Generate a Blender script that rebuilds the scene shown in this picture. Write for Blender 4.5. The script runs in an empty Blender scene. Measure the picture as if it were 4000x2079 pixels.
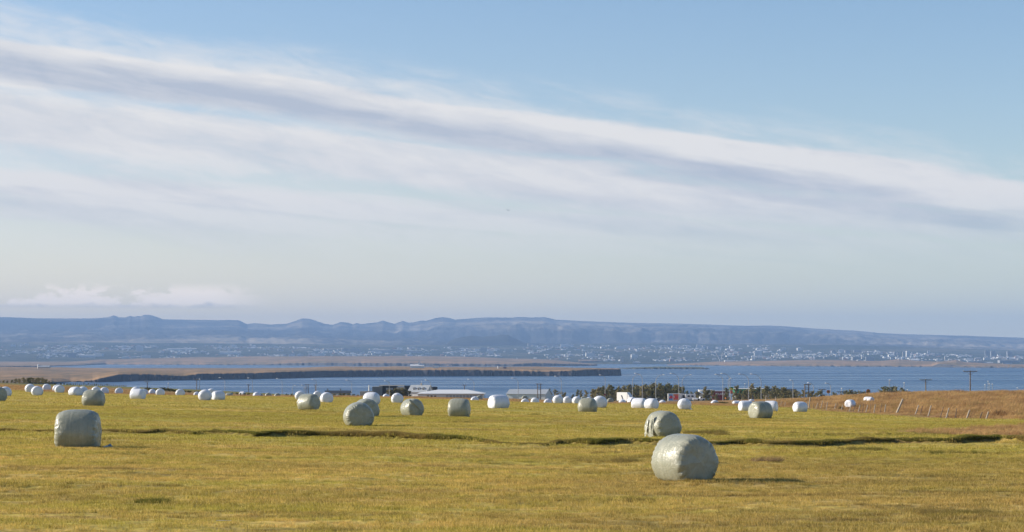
import bpy, math, random
import numpy as np
from mathutils import Vector, Matrix
random.seed(7)
rng = np.random.default_rng(11)
sc = bpy.context.scene
R = math.radians
F, CX, HY = 7780.0, 2000.0, 1390.0      # focal length in photo pixels, centre column, eye-level row
SEA = -40.0

# ------------------------------------------------------------------ camera, sky, sun, exposure
cd = bpy.data.cameras.new('camera'); cam = bpy.data.objects.new('camera', cd)
sc.collection.objects.link(cam); sc.camera = cam
cd.lens = 70.0; cd.sensor_width = 36.0; cd.sensor_fit = 'HORIZONTAL'
cd.shift_y = (HY - 1039.5) / 4000.0
cd.clip_start = 0.5; cd.clip_end = 90000
cam.location = (0, 0, 0); cam.rotation_euler = (R(90), 0, 0)

SUN_EL, SUN_AZ = 23.0, -82.0             # azimuth from the view direction, negative = left
sd = Vector((math.sin(R(SUN_AZ)) * math.cos(R(SUN_EL)), math.cos(R(SUN_AZ)) * math.cos(R(SUN_EL)), math.sin(R(SUN_EL))))
sl = bpy.data.lights.new('sun', 'SUN'); so = bpy.data.objects.new('sun', sl); sc.collection.objects.link(so)
sl.energy = 5.0; sl.angle = R(0.55); sl.color = (1.0, 0.90, 0.74)
so.rotation_euler = sd.to_track_quat('Z', 'Y').to_euler()

sc.view_settings.view_transform = 'Standard'; sc.view_settings.look = 'None'
sc.view_settings.exposure = 0.68; sc.view_settings.gamma = 1.0
sc.view_settings.use_curve_mapping = False
cy = sc.cycles
cy.max_bounces = 5; cy.diffuse_bounces = 2; cy.glossy_bounces = 2; cy.transmission_bounces = 3
cy.volume_bounces = 0; cy.transparent_max_bounces = 8; cy.sample_clamp_indirect = 4.0
cy.caustics_reflective = False; cy.caustics_refractive = False

class NT:
    """small helper round a node tree"""
    def __init__(s, tree): s.t = tree; s.n = tree.nodes; s.l = tree.links
    def node(s, typ, **kw):
        n = s.n.new(typ)
        for k, v in kw.items(): setattr(n, k, v)
        return n
    def put(s, sock, v):
        if v is None: return
        if hasattr(v, 'bl_idname') or hasattr(v, 'is_output'): s.l.new(v, sock)
        else: sock.default_value = v
    def math(s, op, a, b=None, c=None, clamp=False):
        n = s.node('ShaderNodeMath', operation=op); n.use_clamp = clamp
        s.put(n.inputs[0], a); s.put(n.inputs[1], b); s.put(n.inputs[2], c)
        return n.outputs[0]
    def vmul(s, v, k):
        n = s.node('ShaderNodeVectorMath', operation='MULTIPLY'); s.put(n.inputs[0], v); s.put(n.inputs[1], k); return n.outputs[0]
    def vadd(s, v, k):
        n = s.node('ShaderNodeVectorMath', operation='ADD'); s.put(n.inputs[0], v); s.put(n.inputs[1], k); return n.outputs[0]
    def noise(s, vec, scale, detail=4, rough=0.55, dist=0.0):
        n = s.node('ShaderNodeTexNoise'); s.put(n.inputs['Vector'], vec)
        n.inputs['Scale'].default_value = scale; n.inputs['Detail'].default_value = detail
        n.inputs['Roughness'].default_value = rough; n.inputs['Distortion'].default_value = dist
        return n.outputs[0]
    def ramp(s, fac, stops, interp='LINEAR'):
        n = s.node('ShaderNodeValToRGB'); s.put(n.inputs[0], fac); cr = n.color_ramp; cr.interpolation = interp
        while len(cr.elements) < len(stops): cr.elements.new(0.5)
        for e, (p, c) in zip(cr.elements, stops):
            e.position = p
            e.color = (c, c, c, 1) if isinstance(c, (int, float)) else (*c, 1)
        return n.outputs[0]
    def mix(s, fac, a, b, mode='MIX'):
        n = s.node('ShaderNodeMix', data_type='RGBA', blend_type=mode)
        s.put(n.inputs[0], fac); s.put(n.inputs[6], c4(a)); s.put(n.inputs[7], c4(b)); return n.outputs[2]
    def smooth(s, v, lo, hi):
        n = s.node('ShaderNodeMapRange', interpolation_type='SMOOTHSTEP'); s.put(n.inputs[0], v)
        n.inputs[1].default_value = lo; n.inputs[2].default_value = hi; return n.outputs[0]
    def combine(s, x, y, z):
        n = s.node('ShaderNodeCombineXYZ'); s.put(n.inputs[0], x); s.put(n.inputs[1], y); s.put(n.inputs[2], z); return n.outputs[0]
    def sep(s, v):
        n = s.node('ShaderNodeSeparateXYZ'); s.put(n.inputs[0], v); return n.outputs
def c4(a): return (*a, 1.0) if isinstance(a, tuple) and len(a) == 3 else a

def build_world():
    w = bpy.data.worlds.new('World'); sc.world = w; w.use_nodes = True
    k = NT(w.node_tree); k.n.clear()
    STR = 0.092
    sky = k.node('ShaderNodeTexSky', sky_type='NISHITA'); sky.sun_disc = False
    sky.sun_elevation = R(SUN_EL); sky.sun_rotation = R(SUN_AZ); sky.altitude = 40
    sky.air_density = 1.0; sky.dust_density = 0.15; sky.ozone_density = 4.0
    tc = k.node('ShaderNodeTexCoord'); x, y, z = k.sep(tc.outputs['Generated'])
    zc = k.math('MAXIMUM', z, 0.012)
    u = k.math('DIVIDE', x, zc); v = k.math('DIVIDE', y, zc)
    cf, sf = math.cos(R(40)), math.sin(R(40))
    t = k.math('SUBTRACT', k.math('MULTIPLY', u, cf), k.math('MULTIPLY', v, sf))
    s = k.math('ADD', k.math('MULTIPLY', u, sf), k.math('MULTIPLY', v, cf))
    # streaks of a cloud layer seen from below, running towards the right-hand horizon
    st_ = lambda fs, ft, tt, z0, det, rg, ds: k.noise(k.combine(k.math('MULTIPLY', s, fs), k.math('MULTIPLY', tt, ft), z0), 1.0, det, rg, ds)
    w1 = st_(.20, .55, t, .3, 2, .5, 0); w2 = st_(.9, 1.3, t, 7.3, 3, .55, .3)
    tw = k.math('ADD', t, k.math('ADD', k.math('MULTIPLY', k.math('SUBTRACT', w1, .5), 1.9), k.math('MULTIPLY', k.math('SUBTRACT', w2, .5), .62)))
    p = k.math('DIVIDE', k.math('ADD', tw, 14.0), 10.0)
    cov = k.ramp(p, [(0.0, .40), (.17, .46), (.22, .66), (.30, .80), (.37, .66), (.41, .84), (.49, .90), (.515, .70), (.545, .42), (.58, .55),
                     (.63, .84), (.70, .90), (.735, .82), (.755, .52), (.78, .82), (.81, 1.0), (.865, 1.0), (.885, .80), (.905, .34), (.95, .17), (1.0, .0)])
    azc = k.math('DIVIDE', x, k.math('MAXIMUM', k.math('ABSOLUTE', y), 0.05)); q = k.math('ADD', z, k.math('MULTIPLY', azc, .17))
    tex = lambda fa, fq, qq, z0, det, rg, ds: k.noise(k.combine(k.math('MULTIPLY', azc, fa), k.math('MULTIPLY', qq, fq), z0), 1.0, det, rg, ds)
    st = tex(4.2, 36.0, q, 4.1, 5, .56, .5); st2 = tex(4.2, 36.0, k.math('ADD', q, .0065), 4.1, 5, .56, .5)
    mid = tex(11.0, 62.0, q, 2.4, 4, .6, .6)
    fine = k.math('ADD', k.math('MULTIPLY', tex(30.0, 110.0, q, 9.0, 5, .64, .5), .6), k.math('MULTIPLY', mid, .4))
    nz = k.math('ADD', k.math('MULTIPLY', k.math('SUBTRACT', st, 0.5), 1.0), k.math('MULTIPLY', k.math('SUBTRACT', fine, 0.5), 1.1))
    a = k.math('ADD', cov, nz)
    alpha = k.math('MULTIPLY', k.smooth(a, -0.02, 0.84), k.smooth(cov, 0.0, 0.14))
    # shade of the thicker rolls: lit from the upper left, grey where the layer thickens below
    tp = k.math('ADD', tw, k.math('MULTIPLY', k.math('SUBTRACT', s, 4.0), 0.10))
    pd = k.math('DIVIDE', k.math('ADD', tp, 14.0), 10.0)
    dk = k.ramp(pd, [(0.0, .25), (.25, .28), (.40, .10), (.45, .38), (.475, .14), (.60, .22), (.70, .30), (.775, .22), (.80, .62), (.838, .80), (.872, .22), (.90, .0)])
    rel = k.math('MULTIPLY', k.math('SUBTRACT', st2, st), 2.0)
    dk = k.math('ADD', dk, k.math('ADD', rel, k.math('ADD', k.math('MULTIPLY', k.math('SUBTRACT', st, 0.5), 0.7), k.math('MULTIPLY', k.math('SUBTRACT', fine, 0.5), -1.5))), clamp=True)
    ccol = k.mix(dk, (.57, .55, .53), (.325, .35, .405))
    # pale thin air and low veil towards the horizon
    el = k.math('MAXIMUM', z, 0.0)
    veil = k.math('POWER', 2.718, k.math('MULTIPLY', el, -17.0))
    veil = k.math('MULTIPLY', veil, 0.93)
    az = k.math('DIVIDE', x, k.math('MAXIMUM', k.math('ABSOLUTE', y), 0.05))
    vcol = k.mix(k.smooth(az, -0.30, 0.30), (1.06, .80, .46), (.68, .62, .40))
    base = k.mix(1.0, sky.outputs[0], (STR, STR, STR), 'MULTIPLY')
    base = k.mix(veil, base, vcol)
    fade = k.smooth(z, 0.034, 0.082)
    out = k.mix(k.math('MULTIPLY', alpha, k.math('MULTIPLY', fade, 0.96)), base, ccol)
    # small cumulus bank low on the left
    n2 = k.noise(k.combine(k.math('MULTIPLY', az, 75.0), k.math('MULTIPLY', z, 150.0), 2.0), 1.0, 6, 0.6, 0.3)
    band = k.math('MULTIPLY', k.smooth(z, 0.0225, 0.0262), k.math('SUBTRACT', 1.0, k.smooth(z, 0.031, 0.037)))
    lump = k.noise(k.combine(k.math('MULTIPLY', az, 17.0), 0.0, 0.7), 1.0, 2, 0.5)
    band = k.math('MULTIPLY', band, k.math('SUBTRACT', 1.0, k.smooth(az, -0.155, -0.115)))
    rise = k.math('MULTIPLY', k.math('SUBTRACT', z, .0225), 22.0)
    pm = k.math('MULTIPLY', band, k.smooth(k.math('SUBTRACT', k.math('ADD', n2, k.math('MULTIPLY', lump, 0.9)), rise), 0.70, 0.84))
    pc = k.mix(k.smooth(k.math('ADD', z, k.math('MULTIPLY', n2, 0.008)), 0.0272, 0.0305), (.40, .385, .38), (1.0, .84, .66))
    out = k.mix(k.math('MULTIPLY', pm, 0.9), out, pc)
    bg = k.node('ShaderNodeBackground'); k.put(bg.inputs[0], out); bg.inputs[1].default_value = 1.0
    wo = k.node('ShaderNodeOutputWorld'); k.l.new(bg.outputs[0], wo.inputs[0])
build_world()

# ------------------------------------------------------------------ numeric helpers
_tab = rng.random((256, 256))
def vnoise(x, y):
    x = np.asarray(x, float); y = np.asarray(y, float)
    xi = np.floor(x).astype(int); yi = np.floor(y).astype(int); fx = x - xi; fy = y - yi
    fx = fx * fx * (3 - 2 * fx); fy = fy * fy * (3 - 2 * fy)
    g = lambda i, j: _tab[i & 255, j & 255]
    return (g(xi, yi) * (1 - fx) + g(xi + 1, yi) * fx) * (1 - fy) + (g(xi, yi + 1) * (1 - fx) + g(xi + 1, yi + 1) * fx) * fy - 0.5
def fbm(x, y, o=4, r=0.5):
    s = 0; a = 1.0; f = 1.0
    for i in range(o):
        s = s + a * vnoise(x * f + 17.3 * i, y * f + 5.1 * i); a *= r; f *= 2.03
    return s
def sstep(v, a, b):
    q = np.clip((np.asarray(v, float) - a) / (b - a), 0, 1); return q * q * (3 - 2 * q)
def ip(x, pts):
    p = np.array(pts, float); return np.interp(x, p[:, 0], p[:, 1])
def W(px, py, d): return Vector(((px - CX) / F * d, d, -(py - HY) / F * d))

# ------------------------------------------------------------------ mesh helpers
COL = sc.collection
ROOTLOC = {}
class MB:
    def __init__(s): s.v = []; s.f = []
    def add(s, vs, fs):
        o = len(s.v); s.v += [tuple(q) for q in vs]; s.f += [tuple(i + o for i in f) for f in fs]; return s
    def box(s, x0, x1, y0, y1, z0, z1, M=None):
        vs = [Vector(q) for q in ((x0, y0, z0), (x1, y0, z0), (x1, y1, z0), (x0, y1, z0), (x0, y0, z1), (x1, y0, z1), (x1, y1, z1), (x0, y1, z1))]
        if M: vs = [M @ q for q in vs]
        return s.add(vs, [(3, 2, 1, 0), (4, 5, 6, 7), (0, 1, 5, 4), (1, 2, 6, 5), (2, 3, 7, 6), (3, 0, 4, 7)])
    def prism(s, poly, off, M=None):
        n = len(poly); a = [Vector(q) for q in poly]; b = [q + Vector(off) for q in a]
        vs = a + b
        if M: vs = [M @ q for q in vs]
        return s.add(vs, [tuple(range(n)), tuple(range(2 * n - 1, n - 1, -1))] + [(i, i + n, (i + 1) % n + n, (i + 1) % n) for i in range(n)])
    def tube(s, pts, rads, n=8, cap=True):
        pts = [Vector(q) for q in pts]; rings = []
        if not hasattr(rads, '__len__'): rads = [rads] * len(pts)
        for i, q in enumerate(pts):
            t = (pts[min(i + 1, len(pts) - 1)] - pts[max(i - 1, 0)]).normalized()
            a = t.orthogonal().normalized() if abs(t.z) < .9 else Vector((1, 0, 0)); a = (a - t * a.dot(t)).normalized(); b = t.cross(a)
            rings.append([q + (a * math.cos(2 * math.pi * j / n) + b * math.sin(2 * math.pi * j / n)) * rads[i] for j in range(n)])
        vs = [q for r_ in rings for q in r_]; fs = []
        for i in range(len(pts) - 1):
            for j in range(n): fs.append((i * n + j, i * n + (j + 1) % n, (i + 1) * n + (j + 1) % n, (i + 1) * n + j))
        if cap: fs += [tuple(range(n - 1, -1, -1)), tuple((len(pts) - 1) * n + j for j in range(n))]
        return s.add(vs, fs)
    def ball(s, c, rx, ry, rz, n=8, m=6):
        vs = [Vector(c) + Vector((rx * math.cos(2 * math.pi * j / n) * math.sin(math.pi * i / m), ry * math.sin(2 * math.pi * j / n) * math.sin(math.pi * i / m), rz * math.cos(math.pi * i / m))) for i in range(m + 1) for j in range(n)]
        return s.add(vs, [(i * n + j, (i + 1) * n + j, (i + 1) * n + (j + 1) % n, i * n + (j + 1) % n) for i in range(m) for j in range(n)])
    def mesh(s, name, mat, loc=(0, 0, 0), smooth=False):
        me = bpy.data.meshes.new(name); L = Vector(loc)
        me.from_pydata([tuple(Vector(q) - L) for q in s.v], [], s.f); me.update()
        if mat: me.materials.append(mat)
        if smooth: me.polygons.foreach_set('use_smooth', [True] * len(me.polygons))
        return me
    def part(s, name, mat, root, under=None, smooth=False, label=None):
        o = bpy.data.objects.new(name, s.mesh(name, mat, ROOTLOC[root.name], smooth)); COL.objects.link(o)
        o.parent = under or root
        if label: o['label'] = label
        return o
def thing(name, label, cat, loc=(0, 0, 0), group=None):
    o = bpy.data.objects.new(name, None); COL.objects.link(o); o.location = loc; o.empty_display_size = .3
    o['label'] = label; o['category'] = cat
    if group: o['group'] = group
    ROOTLOC[o.name] = Vector(loc); return o
def single(name, me, label, cat, loc=(0, 0, 0), rz=0, group=None, scale=None):
    o = bpy.data.objects.new(name, me); COL.objects.link(o); o.location = loc; o.rotation_euler = (0, 0, rz)
    if scale: o.scale = scale
    o['label'] = label; o['category'] = cat
    if group: o['group'] = group
    return o
def npmesh(name, V, Fq, mat, smooth=True):
    me = bpy.data.meshes.new(name); V = np.ascontiguousarray(V, np.float32); Fq = np.ascontiguousarray(Fq, np.int32)
    n, k = Fq.shape
    me.vertices.add(len(V)); me.vertices.foreach_set('co', V.ravel())
    me.loops.add(n * k); me.loops.foreach_set('vertex_index', Fq.ravel())
    me.polygons.add(n); me.polygons.foreach_set('loop_start', np.arange(0, n * k, k, dtype=np.int32))
    try: me.polygons.foreach_set('loop_total', np.full(n, k, np.int32))
    except Exception: pass
    me.polygons.foreach_set('use_smooth', np.full(n, smooth)); me.update(calc_edges=True)
    if mat: me.materials.append(mat)
    return me
def gridmesh(name, X, Y, Z, mat, smooth=True):
    r, c = X.shape; V = np.stack([X, Y, Z], -1).reshape(-1, 3); i = np.arange(r * c).reshape(r, c)
    Fq = np.stack([i[:-1, :-1], i[:-1, 1:], i[1:, 1:], i[1:, :-1]], -1).reshape(-1, 4)
    return npmesh(name, V, Fq, mat, smooth)
def setting(name, me, kind='structure', label=None):
    o = bpy.data.objects.new(name, me); COL.objects.link(o); o['kind'] = kind
    if label: o['label'] = label
    return o
def ordinal(n):
    return f"{n}{'th' if 10 <= n % 100 <= 20 else {1: 'st', 2: 'nd', 3: 'rd'}.get(n % 10, 'th')}"

# ------------------------------------------------------------------ materials
def mat(name):
    m = bpy.data.materials.new(name); m.use_nodes = True; k = NT(m.node_tree); b = k.n['Principled BSDF']; return m, k, b
def flat(name, col, rough=.6, var=.12, scale=2.0, metal=0.0, spec=.5):
    m, k, b = mat(name)
    g = k.node('ShaderNodeTexCoord').outputs['Object']
    n = k.noise(g, scale, 4, .6)
    c = k.mix(n, tuple(q * (1 - var) for q in col), tuple(min(1, q * (1 + var)) for q in col))
    k.put(b.inputs['Base Color'], c); b.inputs['Roughness'].default_value = rough; b.inputs['Metallic'].default_value = metal
    b.inputs['Specular IOR Level'].default_value = spec
    return m
def wrap_mat(name, c1, c2, dirt):
    m, k, b = mat(name)
    g = k.node('ShaderNodeTexCoord').outputs['Object']
    oi = k.node('ShaderNodeObjectInfo').outputs['Random']
    gs = k.vadd(g, k.combine(k.math('MULTIPLY', oi, 37.0), k.math('MULTIPLY', oi, 11.0), 0.0))
    band = k.noise(k.vmul(gs, (1.5, 14.0, 1.5)), 1.0, 4, .6, .3)       # film layers run round the axis
    blot = k.noise(gs, 2.2, 5, .65)
    fine = k.noise(k.vmul(gs, (6.0, 50.0, 6.0)), 1.0, 3, .6)
    c = k.mix(k.smooth(band, .3, .7), c1, c2); c = k.mix(k.math('MULTIPLY', k.smooth(fine, .55, .75), .25), c, c2)
    c = k.mix(k.math('MULTIPLY', k.smooth(blot, .52, .78), .45), c, dirt)
    k.put(b.inputs['Base Color'], c)
    k.put(b.inputs['Roughness'], k.math('ADD', k.math('MULTIPLY', blot, .30), .13))
    b.inputs['Specular IOR Level'].default_value = .42
    wr = k.noise(k.vmul(gs, (9.0, 3.0, 3.2)), 1.0, 5, .62, 1.2); ridge = k.math('ABSOLUTE', k.math('SUBTRACT', wr, .5))   # creases of stretched film
    h = k.math('ADD', k.math('MULTIPLY', band, .55), k.math('ADD', k.math('MULTIPLY', fine, .15), k.math('ADD', k.math('MULTIPLY', k.noise(gs, 7.0, 4, .6), .22), k.math('MULTIPLY', k.smooth(ridge, .0, .07), .16))))
    bu = k.node('ShaderNodeBump'); bu.inputs['Strength'].default_value = .62; bu.inputs['Distance'].default_value = .03
    k.put(bu.inputs['Height'], h); k.put(b.inputs['Normal'], bu.outputs[0])
    return m
M_WHITE = wrap_mat('white_wrap', (.70, .71, .75), (.61, .63, .69), (.48, .47, .45))
M_GREEN = wrap_mat('green_wrap', (.315, .315, .25), (.255, .262, .205), (.255, .23, .17))
M_TEAL = wrap_mat('teal_scrap', (.20, .29, .30), (.16, .24, .25), (.2, .2, .15))

GREEN1, GREEN2, STRAW1, STRAW2 = (.46, .385, .072), (.33, .295, .055), (.74, .53, .185), (.58, .40, .125)
BROWN1, BROWN2 = (.36, .19, .08), (.26, .13, .055)
def grass_color(k, pos, cover=None):
    """patchy colour of the mown field in world space"""
    big = k.noise(k.vmul(pos, (.035, .075, 0)), 1.0, 4, .6)
    row = k.noise(k.vmul(pos, (.10, .55, 0)), 1.0, 4, .65, .6)
    sml = k.noise(k.vmul(pos, (1.2, 1.9, 0)), 1.0, 4, .65)
    f = k.math('ADD', k.math('ADD', k.math('MULTIPLY', big, .7), k.math('MULTIPLY', row, .62)), k.math('MULTIPLY', sml, .62))
    yw = k.sep(pos)[1]
    f = k.math('SUBTRACT', f, k.math('MULTIPLY', k.smooth(yw, 45.0, 85.0), .10))
    f = k.math('ADD', f, k.math('MULTIPLY', k.math('SUBTRACT', k.noise(k.vmul(pos, (.025, 1.3, 0)), 1.0, 3, .6, .3), .5), .45))
    f = k.smooth(f, .80, 1.16)
    g = k.mix(sml, GREEN1, GREEN2); s = k.mix(row, STRAW1, STRAW2)
    c = k.mix(f, g, s)
    bro = k.noise(k.vmul(pos, (.07, .16, 1.7)), 1.0, 4, .6, .5); xw = k.sep(pos)[0]
    thatch = k.math('ADD', bro, k.math('MULTIPLY', k.math('MULTIPLY', k.smooth(xw, -4.0, 6.0), k.math('SUBTRACT', 1.0, k.smooth(yw, 46.0, 70.0))), .16))
    c = k.mix(k.math('MULTIPLY', k.smooth(thatch, .48, .66), .50), c, (.30, .205, .07))
    vv = k.noise(k.vmul(pos, (2.2, 3.4, 0)), 1.0, 3, .7); g2 = k.smooth(vv, .30, .72)
    c = k.mix(g2, k.mix(1.0, c, (.70, .68, .63), 'MULTIPLY'), k.mix(1.0, c, (1.32, 1.30, 1.26), 'MULTIPLY'))
    wet = k.noise(k.vmul(pos, (.16, .9, 3.0)), 1.0, 5, .7, .5)
    c = k.mix(k.math('MULTIPLY', k.smooth(k.math('ADD', wet, k.math('MULTIPLY', k.math('SUBTRACT', 1.0, k.smooth(yw, 40.0, 56.0)), .05)), .54, .67), .62), c, (.17, .115, .04))
    return c

def ground_mat():
    m, k, b = mat('field_soil_grass')
    pos = k.node('ShaderNodeNewGeometry').outputs['Position']
    at = k.node('ShaderNodeAttribute'); at.attribute_name = 'cover'
    br, lawn, dark = k.sep(at.outputs['Color'])
    c = grass_color(k, pos)
    c = k.mix(.18, c, (.20, .15, .05))
    n = k.noise(k.vmul(pos, (.25, .25, 0)), 1.0, 5, .7)
    bc = k.mix(k.smooth(n, .35, .65), (.36, .20, .085), (.20, .13, .05))
    c = k.mix(br, c, bc)
    c = k.mix(lawn, c, (.10, .15, .02))
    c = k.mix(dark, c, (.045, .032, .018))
    k.put(b.inputs['Base Color'], c); b.inputs['Roughness'].default_value = .95; b.inputs['Specular IOR Level'].default_value = .1
    h = k.math('ADD', k.noise(pos, 5.0, 5, .7), k.math('MULTIPLY', k.noise(pos, 1.1, 3, .6), 1.5))
    bu = k.node('ShaderNodeBump'); bu.inputs['Strength'].default_value = .7; bu.inputs['Distance'].default_value = .06
    k.put(bu.inputs['Height'], h); k.put(b.inputs['Normal'], bu.outputs[0])
    return m
def blade_mat(name, kind):
    m = bpy.data.materials.new(name); m.use_nodes = True; k = NT(m.node_tree); k.n.clear()
    pos = k.node('ShaderNodeNewGeometry').outputs['Position']
    at = k.node('ShaderNodeAttribute'); at.attribute_name = 'tint'; tv = at.outputs['Fac']
    rnd = k.node('ShaderNodeObjectInfo').outputs['Random']
    if kind == 'field':
        c = grass_color(k, pos)
        c = k.mix(k.math('MULTIPLY', k.smooth(tv, .55, 1.0), .60), c, (.78, .60, .25))
        c = k.mix(k.math('MULTIPLY', k.smooth(tv, .40, .05), .50), c, (.18, .18, .032))
    elif kind == 'meadow':
        n = k.noise(k.vmul(pos, (.22, .16, 0)), 1.0, 5, .7)
        c = k.mix(k.smooth(n, .40, .60), (.22, .115, .058), (.52, .33, .15))
        n3 = k.noise(k.vmul(pos, (.5, .28, 4.0)), 1.0, 4, .7)
        c = k.mix(k.math('MULTIPLY', k.smooth(n3, .56, .68), .75), c, (.15, .12, .045))
        c = k.mix(k.math('MULTIPLY', k.smooth(rnd, .72, 1.0), .6), c, (.20, .19, .05))
        c = k.mix(k.math('MULTIPLY', tv, .45), c, (.64, .43, .19))
    elif kind == 'bank':
        n = k.noise(k.vmul(pos, (.25, .25, 0)), 1.0, 4, .65)
        c = k.mix(k.smooth(n, .4, .6), (.12, .13, .025), (.24, .18, .06))  # dark mix stands in for shade on the bank; field tussocks share it
        c = k.mix(k.math('MULTIPLY', tv, .25), c, (.46, .34, .13))
    else:
        c = k.mix(tv, (.46, .33, .17), (.17, .11, .05))
    d = k.node('ShaderNodeBsdfDiffuse'); k.put(d.inputs[0], c)
    t = k.node('ShaderNodeBsdfTranslucent'); k.put(t.inputs[0], c)
    mx = k.node('ShaderNodeMixShader'); mx.inputs[0].default_value = .45
    k.l.new(d.outputs[0], mx.inputs[1]); k.l.new(t.outputs[0], mx.inputs[2])
    o = k.node('ShaderNodeOutputMaterial'); k.l.new(mx.outputs[0], o.inputs[0])
    return m

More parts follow.
